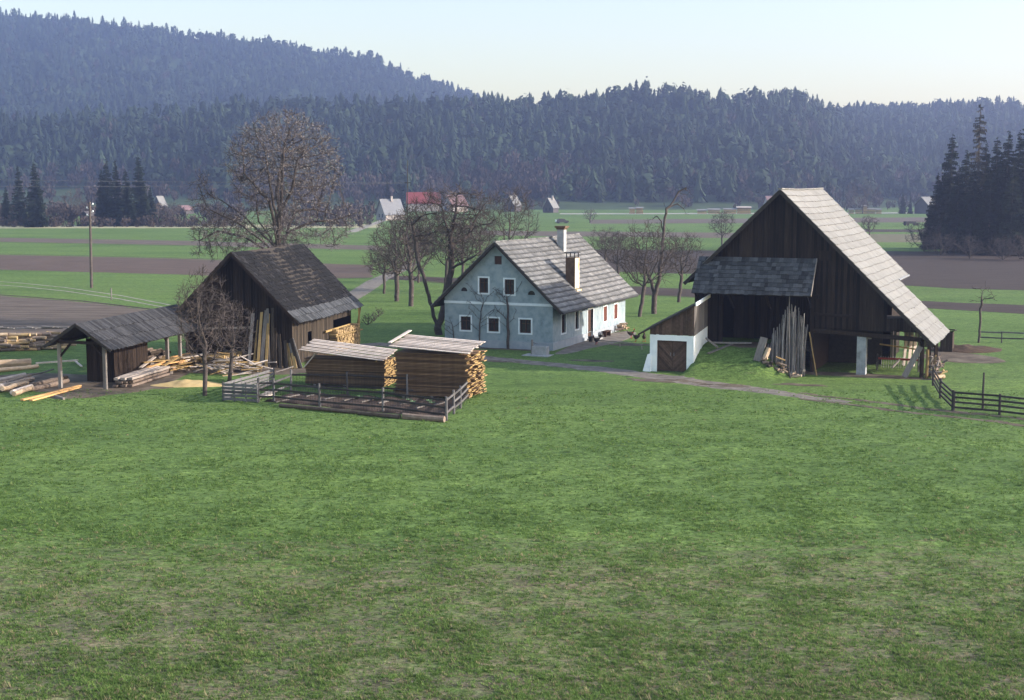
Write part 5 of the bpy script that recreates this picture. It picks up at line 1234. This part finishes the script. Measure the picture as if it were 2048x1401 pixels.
def forked():
    random.seed(40); b = GG(878, 670); base = Vector((b.x, b.y, -.1)); s = 2819 / b.y
    q = lambda px, py, dy=0: Vector(((px - 878) / s, dy, CAMH + (369 - py) / s))
    N, P = line([(0, 0, 0), q(876, 655)], .3); r0 = len(N) - 1
    a = addline(N, P, r0, [q(866, 620, -.3), q(852, 560, -.5), q(838, 520, -.6), q(832, 470, -.6), q(828, 445, -.6)])
    c = addline(N, P, r0, [q(884, 630, .3), q(890, 590, .5), q(902, 545, .5), q(905, 500, .6), q(900, 470, .6)])
    for st, l in ((c, [q(890, 440, .8), q(884, 410, 1)]), (c, [q(912, 430, .2), q(915, 390, 0)]), (c - 6, [q(930, 520, -.5), q(955, 505, -.8)]), (c - 14, [q(925, 545, 0), q(948, 537, .2)]), (c - 2, [q(935, 470, 1), q(955, 430, 1.4)]), (a, [q(820, 430, -.3)]), (a, [q(842, 430, -1)])): addline(N, P, st, l)
    A = ell(1250, tuple(q(910, 440)), (98 / s, 3.2, 82 / s), .5) + ell(260, tuple(q(965, 515)), (58 / s, 1.4, 44 / s), .5) + ell(160, tuple(q(828, 430)), (34 / s, 1.2, 38 / s), .6)
    N, P = colonize(A, N, P, D=.28, di=3, dk=.42, iters=60, up=.05, wig=.35)
    bare_tree('walnut_tree', 'old bare tree forking at the ground beside the farmhouse gable', base, N, P, rt=.014, ex=1.95, rmax=.3, split=.05, twigs=4, twl=.65)
forked()
def pollard():
    random.seed(41); b = GG(1308, 628); base = Vector((b.x, b.y, -.1)); s = 2819 / b.y
    q = lambda px, py, dy=0: Vector(((px - 1308) / s, dy, CAMH + (369 - py) / s))
    N, P = line([(0, 0, 0), q(1308, 590)], .3); r0 = len(N) - 1
    a = addline(N, P, r0, [q(1303, 565, .3), q(1296, 545, .3), q(1290, 525, .3)]); m = addline(N, P, r0, [q(1316, 560, -.2), q(1322, 500, -.2), q(1325, 450, -.2), q(1330, 415, -.2)])
    addline(N, P, m, [q(1345, 400), q(1355, 380), q(1368, 374)]); addline(N, P, m, [q(1352, 405, .3), q(1366, 415, .4), q(1370, 425, .4)]); addline(N, P, m, [q(1326, 408)]); addline(N, P, m - 6, [q(1320, 440), q(1312, 430)]); addline(N, P, m - 14, [q(1340, 495, -.5), q(1362, 490, -.6)])
    A = ell(34, tuple(q(1366, 388)), (16 / s, .8, 26 / s)) + ell(22, tuple(q(1306, 440)), (16 / s, .6, 20 / s)) + ell(30, tuple(q(1352, 485)), (26 / s, .9, 16 / s)) + ell(70, tuple(q(1282, 530)), (28 / s, 1.2, 26 / s))
    N, P = colonize(A, N, P, D=.24, di=1.6, dk=.34, iters=40, wig=.4)
    bare_tree('pruned_tree', 'tall lopped tree with a nearly branchless crooked trunk left of the barn', base, N, P, rt=.012, ex=1.95, rmax=.25, split=.05, twigs=2, twl=.35)
pollard()
orchard('young_tree', 'small bare tree with fine twigs before the open shed', (410, 792), 6.6, 1.75, 2.2, 51, n=330, D=.2, group=None, twl=.42, rmax=.13, rt=.009, twigs=4)
orchard('young_tree', 'smaller bare tree with a kinked trunk before the offcut heap', (457, 767), 4.6, 1.5, 1.9, 52, n=200, D=.2, group=None, twl=.4, rmax=.12, rt=.009, twigs=4, lean=(.25, 0))
# espaliers on the gable
for i, (px, tops, lab) in enumerate(((( 1016, 692), [(1016, 620), (1014, 595), (1006, 580)], 'trained bare tree with a thick dark stem on the farmhouse gable'), ((958, 690), [(960, 640), (966, 600), (962, 585)], 'thin trained bare tree between the left gable windows'), ((908, 684), [(906, 655), (900, 640)], 'smallest trained tree at the left end of the gable'))):
    random.seed(60 + i); P0 = HF.p(0, -.12, 0); b = PLN(px[0], px[1], P0, HF.r); b.z = 0
    N, P = line([(0, 0, 0), tuple(PLN(tops[0][0], tops[0][1], P0, HF.r) - b)], .25); m = len(N) - 1; e = addline(N, P, m, [PLN(x, y, P0, HF.r) - b for x, y in tops[1:]], .25)
    for k in range(9 if i < 2 else 4):
        st = random.randint(m // 2, e); sg = random.choice((-1, 1)); p = N[st]; j1 = p + HF.g * sg * R_(.3, .7) + UP * R_(.15, .5); addline(N, P, st, [j1, j1 + HF.g * sg * R_(.2, .6) + UP * R_(.2, .6)], .2)
    bare_tree('espalier_tree', lab, b, N, P, rt=.014, ex=2.0, rmax=(.1, .05, .035)[i], split=.03, twigs=1, twl=.3, group='trained trees on the gable')
# low shrubs by the lane
for i, (px, s, lab) in enumerate((((736, 650), .95, 'round dark shrub nearest the sawmill corner'), ((757, 634), .8, 'round dark shrub farther along the lane'), ((748, 643), .55, 'small sprawling shrub between the two round shrubs'))):
    random.seed(70 + i); A = ell(90, (0, 0, s * .5), (s * .7, s * .6, s * .55), .5); N, P = line([(0, 0, 0), (0, 0, .12)], .1); N, P = colonize(A, N, P, D=.12, di=2, dk=.15, iters=30)
    bare_tree('shrub', lab, GG(*px), N, P, rt=.012, ex=2.3, rmax=.05, split=.04, twigs=2, twl=.2, cat='shrub')

# ------------------------------------------------------------------ spruces
def spruce_mesh(h, seed, rad=.2, skirt=.03, m='spruce', sparse=0.0, droop=.25):
    """trunk and crown meshes of one spruce of height h"""
    random.seed(seed); T, C = MB(), MB(); T.tube((0, 0, 0), (0, 0, h * .97), h * .016, .02, 7, False)
    z = h * skirt; nb = 0
    while z < h * .985:
        t = z / h; r = h * rad * (1 - t) ** .78 * (1 - .25 * max(0, .12 - t) / .12) + .12; nbr = max(6, int(13 - 6 * t))
        for k in range(nbr):
            if random.random() < sparse: continue
            a = R_(0, 6.283); L = r * R_(.62, 1.15); d = Vector((math.cos(a), math.sin(a), 0)); s = Vector((-d.y, d.x, 0)); L *= R_(.8, 1.1)
            seg = 4; pts = []; zb = z + R_(-.35, .35)
            for q in range(seg + 1):
                u = q / seg; pts.append(Vector((0, 0, zb)) + d * L * u + UP * (-droop * L * u * (1.25 - .75 * u) + .03 * L * u))
            tt = random.random()
            for q in range(seg):
                p0, p1 = pts[q], pts[q + 1]
                for e in (-1, 1):
                    for w in range(2):
                        b0 = p0.lerp(p1, w * .5); wd = (L * .3 + .12) * (1 - (q + w * .5) / seg * .6) * R_(.6, 1.2); tip = b0 + s * e * wd + d * wd * .7 - UP * R_(.1, .6) * wd
                        C.poly([b0, b0.lerp(p1, .9), tip], min(1, max(0, tt + R_(-.2, .2))))
                for w in range(2):
                    b0 = p0.lerp(p1, w * .5); hd = (L * .22 + .15) * R_(.6, 1.3)
                    C.poly([b0, b0.lerp(p1, .95), b0 + d * hd * .45 + s * R_(-.3, .3) * hd - UP * hd], min(1, max(0, tt + R_(-.2, .2))))
            C.poly([pts[-2] + s * .12 * L, pts[-2] - s * .12 * L, pts[-1] + d * .1 * L], tt)
        z += h * R_(.018, .027) * (1.15 - .35 * t)
    C.tube((0, 0, h * .93), (0, 0, h), .05, .005, 3, False)
    t = T.build('trunk', M['treebark']); c = C.build('crown', M[m]); return t, c
SPR = {}
def spruce(name, label, loc, h, variant, group, rz):
    root = thing(name, label, 'tree', loc, group, rz)
    if variant not in SPR:
        cfg = {'a': (18, 101, .2, .03, 'spruce', 0), 'b': (18, 102, .17, .02, 'spruce', .08), 'c': (18, 103, .22, .05, 'spruce', .05), 'l': (18, 104, .14, .3, 'larch', .35)}[variant]
        t, c = spruce_mesh(*cfg); SPR[variant] = (t.data, c.data); bpy.data.objects.remove(t); bpy.data.objects.remove(c)
    for n, me in zip(('trunk', 'crown'), SPR[variant]):
        o = bpy.data.objects.new(n, me); COL.objects.link(o); o.parent = root
    root.scale = (h / 18,) * 3
    return root
left = [(-12, 380, 452, 'b', 'spruce cut by the left edge of the photo'), (14, 372, 450, 'a', 'young spruce second from the left edge'), (40, 331, 452, 'b', 'pointed spruce left of the widest one near the left edge'), (72, 322, 455, 'a', 'broad spruce right of the pointed one near the left edge'), (206, 337, 452, 'b', 'spruce at the left of the group behind the utility pole'), (216, 318, 450, 'c', 'spruce rising just right of the utility pole top'), (234, 320, 452, 'b', 'narrow spruce in the middle of the left group'), (254, 336, 453, 'a', 'shorter spruce left of the tallest of the left group'), (280, 309, 452, 'a', 'tallest spruce of the left group'), (302, 372, 450, 'c', 'lowest spruce at the right of the left group')]
for i, (x, yt, yb, v, lab) in enumerate(left):
    b = G(x, yb); h = CAMH + (369.5 - yt) / 2819 * b.y; spruce('spruce_tree', lab, b, h, v, 'spruces beyond the left fields', i * 1.3)
right = [(1897, 266, 499, 'a', 'jagged spruce at the left of the right wood'), (1872, 345, 499, 'c', 'lower spruce on the left flank of the right wood'), (1858, 400, 497, 'a', 'lowest spruce reaching out left from the right wood'), (1926, 300, 503, 'c', 'broad spruce just right of the jagged one in the right wood'), (1950, 203, 505, 'l', 'tall thin larch standing above the right wood'), (1965, 285, 505, 'b', 'spruce right of the tall larch in the right wood'), (1986, 272, 507, 'a', 'spruce with a rounded top in the right wood'), (2008, 262, 508, 'c', 'wide dark spruce near the right edge'), (2030, 262, 508, 'b', 'narrow spruce second from the right edge'), (2046, 236, 510, 'a', 'tall spruce at the right edge'), (2085, 225, 510, 'c', 'spruce cut off by the right edge'), (1912, 330, 506, 'c', 'low spruce filling the front of the right wood'), (1942, 330, 508, 'a', 'spruce in front of the larch trunk'), (1976, 330, 510, 'c', 'short spruce at the front of the right wood'), (2020, 320, 512, 'a', 'front spruce near the right edge')]
for i, (x, yt, yb, v, lab) in enumerate(right):
    b = G(x, yb); h = CAMH + (369.5 - yt) / 2819 * b.y; spruce('larch_tree' if v == 'l' else 'spruce_tree', lab, b, h, v, None if v == 'l' else 'spruces of the right wood', i * 1.7)
for i, (x, yt, yb, v, lab) in enumerate(((775, 352, 425, 'b', 'single far spruce behind the grey roofed house'), (802, 362, 425, 'b', 'short far spruce left of the red roof'), (1655, 355, 428, 'b', 'far spruce behind the right slope of the barn roof'), (1805, 385, 428, 'c', 'far broad spruce left of the white roofed barn'), (1820, 395, 428, 'a', 'small far spruce before the white roofed barn'))):
    b = G(x, yb); h = CAMH + (369.5 - yt) / 2819 * b.y; spruce('spruce_tree', lab, b, h, v, 'far single spruces', i)
for i, (px, s, lab) in enumerate((((1848, 503), 5.2, 'bare bush at the left foot of the right wood'), ((1880, 512), 4, 'lower bare bush in front of the right wood'), ((1940, 518), 3.6, 'bare bush under the larch in the right wood'), ((2005, 520), 3.6, 'bare bush at the foot of the wide spruce'), ((2050, 522), 4, 'bare bush at the right edge of the wood'))):
    random.seed(80 + i); A = ell(230, (0, 0, s * .5), (s * .75, s * .6, s * .5), .5); N, P = line([(0, 0, 0), (0, 0, .4)], .2); N, P = colonize(A, N, P, D=.4, di=6, dk=.5, iters=30)
    bare_tree('bush', lab, G(*px), N, P, rt=.02, ex=2.4, rmax=.1, split=.08, twigs=3, twl=.8, cat='bush')
for i, (px, h, rd, lab) in enumerate((((146, 446), 9, 4.5, 'far bare tree between the left spruce groups'), ((345, 446), 6, 4, 'far bare tree right of the left spruce group'), ((880, 425), 12, 7, 'far bare tree beside the red roofed building'), ((1180, 446), 4, 2.4, 'small far bare tree right of the farmhouse chimney'), ((1725, 428), 13, 8, 'far spreading bare tree behind the barn roof'))):
    orchard('bare_tree', lab, None, h, rd, h * .25, 90 + i, n=240, D=.5, Yo=G(*px), twl=1.0, group='far bare trees', rt=.03, rmax=.25, twigs=2)

# ------------------------------------------------------------------ poles and wires
def utility():
    b = G(183, 576); root = thing('utility_pole', 'leaning grey wooden utility pole with white insulators in the left field', 'utility pole', b)
    top = AT(179.5, 404, b.y); mb = MB(); mb.tube(b - UP * .3, top, .17, .11, 9); mb.build('shaft', M['treebark'], root)
    for k in range(4):
        z = top.lerp(b, .035 + .042 * k); sg = 1 if k % 2 == 0 else -1; mb = MB(); q = z + Vector((sg * .33, 0, .1)); mb.tube(z, z + Vector((sg * .33, 0, 0)), .025, .025, 6); mb.lathe(q - UP * .1, [(.05, 0), (.085, .05), (.07, .16), (.03, .22)], 8); mb.build('insulator', M['white'], root)
utility()
Yw = 205.0; mb_ = AT(815, 528, Yw); mast_top = AT(815, 321, Yw)
r = thing('wire_mast', 'very thin tall mast rising above the left orchard trees', 'mast', (mb_.x, mb_.y, 0)); m = MB(); m.tube((mb_.x, Yw, -.2), mast_top, .09, .05, 7); m.build('shaft', M['darkfence'], r)
m = MB(); m.beam(AT(809, 366, Yw), AT(821, 366, Yw), .1, .1); m.build('cross_arm', M['darkfence'], r)
for i, (y0, y1, y2) in enumerate(((354, 358, 365), (372, 374.5, 367))):
    m = MB(); prev = None
    for k in range(41):
        t = k / 40; x = -300 + 1113 * t; y = y0 * (1 - t) + y2 * t + 16 * t * (1 - t); q = AT(x, y, Yw + 0)
        if prev is not None: m.tube(prev, q, .022, .022, 4, False)
        prev = q
    tagp(m.build('wire', M['metal'], origin=(mb_.x, Yw, 10)), ('upper thin wire hanging across the left forest', 'lower thin pale wire hanging across the left spruces')[i], 'wire', 'wires of the left power line')

# ------------------------------------------------------------------ far houses, stacks and vehicle
def far_house(name, label, x, yb, w, d, wall_h, rise, deg, roof, wall, cat='house', floor_z=0, chim=True, wins=2, Y=None):
    b = G(x, yb) if Y is None else Vector((AT(x, 400, Y).x, Y, max(0.0, float(hill_h(np.array(AT(x, 400, Y).x), np.array(Y))))))
    f = Fr(b, deg); root = thing(name, label, cat, b); mb = MB(); z = b.z
    Pq = lambda a, bb, zz: f.p(a, bb, zz)
    pts = [(-w / 2, -.5), (w / 2, -.5), (w / 2, wall_h), (0, wall_h + rise), (-w / 2, wall_h)]
    mb.prism([Pq(a, 0, zz) for a, zz in pts], f.r * d); mb.build('wall', M[wall], root)
    mb = MB(); k = math.hypot(w / 2, rise); ov = .5
    for sg in (-1, 1): slab(mb, Pq(0, -ov, wall_h + rise + .15), f.r, (f.g * sg * w / 2 - UP * rise), d + 2 * ov, k + .5, .14)
    rf = mb.build('roof', M[roof], root)
    if chim: mb = MB(); mb.fbox(f, .35, .95, d * .5, d * .5 + .6, wall_h + rise - .8, wall_h + rise + 1.0); mb.build('chimney', M['farwall'], rf)
    for s in range(wins):
        a = -w / 2 + w * (s + 1) / (wins + 1); mb = MB(); mb.fbox(f, a - .45, a + .45, -.04, .03, .9, 2.1); mb.build('window', M['glass'], root)
    return root
far_house('grey_house', 'far house with a large grey roof and pale walls left of the orchard', 762, 441, 7.5, 6.5, 2.0, 4.8, 60, 'fargrey', 'farwall')
far_house('red_barn', 'long far building with a bright red roof above the orchard trees', 815, 400, 8, 14, 3.5, 4.6, 84, 'redroof', 'farwall', 'barn', chim=False, wins=0, Y=620)
far_house('gabled_house', 'far house with a bright white roof slope behind the forked tree', 1019, 424, 5.5, 6, 2.4, 4.4, 28, 'farroof', 'fardark')
far_house('gabled_house', 'far dark house with pale roof slope and smoke right of the white roof', 1096, 426, 4.8, 5, 2.2, 3.8, 28, 'farroof', 'fardark')
far_house('far_cottage', 'far cottage with a small white gable right of the left spruces', 314, 410, 4.5, 3.5, 2.5, 4, 25, 'farroof', 'fardark', chim=False, Y=590)
far_house('field_shed', 'small far shed with a pale roof edge in the left meadow', 358, 420, 6, 5, 1.6, 1.6, 30, 'pinkroof', 'fardark', 'shed', chim=False, wins=0, Y=560)
far_house('field_shed', 'small dark hut beside the spruces behind the utility pole', 170, 446, 3.2, 3.2, 2.2, 1.2, 20, 'fardark', 'fardark', 'shed', chim=False, wins=0)
far_house('low_building', 'far low building with a pinkish roof just left of the barn apex', 1532, 424, 8, 13, 3.4, 3.2, 82, 'pinkroof', 'farwall', 'building', chim=False, wins=0)
far_house('white_roof_barn', 'far barn with a pale roof beside the right wood', 1843, 428, 8, 9, 3.4, 3.2, 62, 'farroof', 'fardark', 'barn', chim=False, wins=0)
far_house('cottage', 'far reddish cottage between the white roof and the red roof', 895, 424, 8, 8, 2.5, 4.5, 50, 'pinkroof', 'farwall')
def far_stack(x, w, h, lab, m='tanwood', yb=428):
    b = G(x, yb); f = Fr(b, 6); root = thing('far_lumber_stack', lab, 'lumber stack', b, 'far lumber stacks by the road')
    mb = MB(); n = 5
    for k in range(n): mb.fbox(f, -w / 2 + R_(-.2, .2), w / 2 + R_(-.2, .2), 0, 2.5, h * k / n + .05, h * (k + 1) / n - .06)
    mb.build('boards', M[m], root)
    mb = MB(); slab(mb, f.p(-w / 2 - .3, -.3, h + .05), f.g, f.r + UP * .15, w + .6, 3.2, .1); mb.build('cover', M['farroof' if w < 5 else 'paleboard'], root)
for x, w, h, lab in ((1264, 2.2, 2.0, 'far left lumber stack of the pair by the road'), (1279, 2.6, 2.2, 'far right lumber stack of the pair by the road'), (1404, 3.6, 1.3, 'low far lumber stack, leftmost of the row left of the barn'), (1428, 4.6, 1.6, 'far lumber stack with a bright cover, second of the row'), (1460, 4.8, 1.7, 'far lumber stack with a sloping cover, third of the row'), (1488, 5.4, 2.4, 'tallest far lumber stack of the row left of the barn'), (1703, 1.8, 1.6, 'far stack peeping out beside the right barn slope'), (1717, 2.0, 1.7, 'far stack with a white cover right of the barn roof'), (1729, 1.8, 2.9, 'tall narrow far stack right of the barn roof'), (1743, 3, 1.7, 'wide far stack right of the tall narrow one'), (1758, 2, 1.6, 'rightmost far stack of the row right of the barn')): far_stack(x, w, h, lab)
def car():
    b = G(1124, 447); f = Fr(b, 75); root = thing('parked_car', 'small dark car with a white front parked in the far field above the chimney', 'car', b)
    mb = MB(); prof = [(-1.9, .3), (1.9, .3), (1.95, .75), (1.0, .85), (.55, 1.35), (-1.0, 1.38), (-1.7, .9), (-1.95, .8)]
    mb.prism([f.p(-.75, u, z) for u, z in prof], f.g * 1.5); mb.build('body', M['darkmetal'], root)
    for u in (-1.25, 1.25):
        for a in (-.78, .6): mb = MB(); mb.tube(f.p(a, u, .3), f.p(a + .18, u, .3), .3, .3, 12); mb.build('wheel', M['glass'], root)
    mb = MB(); mb.fbox(f, -.7, .7, -2.0, -1.9, .4, 1.1); mb.build('front_panel', M['white'], root)
car()
def haycart():
    b = G(1822, 452); f = Fr(b, 80); root = thing('hay_cart', 'low dark cart standing alone in the far field left of the wood', 'cart', b)
    mb = MB(); mb.fbox(f, -.9, .9, -2.2, 2.2, .6, .8); mb.fbox(f, -.8, .8, -1.9, 1.2, .8, 1.25); mb.build('bed', M['darkfence'], root)
    for u in (-1.4, 1.4):
        for a in (-1.0, .9): mb = MB(); mb.tube(f.p(a, u, .4), f.p(a + .1, u, .4), .4, .4, 12); mb.build('wheel', M['darkfence'], root)
haycart()

# ------------------------------------------------------------------ grass tufts on the meadow
def grass():
    n = 230000
    u = rng.random(n); Y = 28 / (1 - u * (1 - 28 / 78.)); t = rng.uniform(-420, 2470, n); X = (t - 1024) / 2819 * Y * 1.02
    cl = fbm(X * .9, Y * .9, 3); keep = rng.random(n) < np.clip((cl - .25) * 2.2, .3, 1)
    gq = []
    for q in (gFL, gFR, gBR, gBL): gq.append((q.x, q.y))
    ins = np.ones(n, bool)
    for i in range(4):
        (x0, y0), (x1, y1) = gq[i], gq[(i + 1) % 4]; ins &= ((x1 - x0) * (Y - y0) - (y1 - y0) * (X - x0)) > 0
    keep &= ~ins
    X, Y, cl = X[keep], Y[keep], cl[keep]; n = len(X); h = height(X, Y)
    dry = .5 * sst(47, 41, Y) + .22 * np.exp(-((Y - 44.5) / 1.6) ** 2)
    dry = dry * (.4 + 1.1 * fbm(X * .3, Y * .9, 3)) + .025; isdry = rng.random(n) < dry * .55
    T = np.where(isdry, rng.uniform(.68, 1, n), np.clip(rng.normal(.4, .16, n), 0, .64))
    hgt = rng.uniform(.03, .08, n) * (.7 + .7 * cl); big = rng.random(n) < .05; hgt = np.where(big, rng.uniform(.1, .17, n), hgt); flat = isdry & (rng.random(n) < .6); hgt = np.where(flat, .025, hgt); nb = 7
    ang = rng.uniform(0, 6.283, (n, nb)); sp = rng.uniform(.3, 1.1, (n, nb)) * np.where(flat, .09, hgt)[:, None]; w = .011 + .004 * (Y / 40)[:, None]
    cx = X[:, None] + rng.uniform(-.05, .05, (n, nb)); cy = Y[:, None] + rng.uniform(-.05, .05, (n, nb)); z0 = h[:, None] - .01
    V = np.stack([np.stack([cx - w * np.sin(ang), cy + w * np.cos(ang), z0 + 0 * ang], -1), np.stack([cx + w * np.sin(ang), cy - w * np.cos(ang), z0 + 0 * ang], -1),
                  np.stack([cx + sp * np.cos(ang), cy + sp * np.sin(ang), z0 + hgt[:, None] * rng.uniform(.6, 1.1, (n, nb))], -1)], 2)
    V = V.reshape(-1, 3); F = np.arange(len(V)).reshape(-1, 3)
    o = arr_mesh('meadow_grass', V, F, M['blade'], np.clip(np.repeat(T, nb) + rng.uniform(-.06, .06, n * nb), 0, 1))
    tagp(o, 'short green meadow grass with dry patches filling the foreground', 'grass', kind='stuff')
grass()

# ------------------------------------------------------------------ haze
def haze():
    mb = MB(); f = Fr((0, 0, 0), 0); mb.fbox(f, -1900, 1900, -300, 2050, -4, 275)
    m = bpy.data.materials.new('haze'); m.use_nodes = True; N, L = m.node_tree.nodes, m.node_tree.links; N.clear()
    v = N.new('ShaderNodeVolumePrincipled'); v.inputs['Color'].default_value = (.5, .59, 1.0, 1); v.inputs['Density'].default_value = HAZE; v.inputs['Anisotropy'].default_value = .65
    o = N.new('ShaderNodeOutputMaterial'); L.new(v.outputs[0], o.inputs['Volume'])
    tagp(mb.build('haze', m), kind='stuff')
haze()
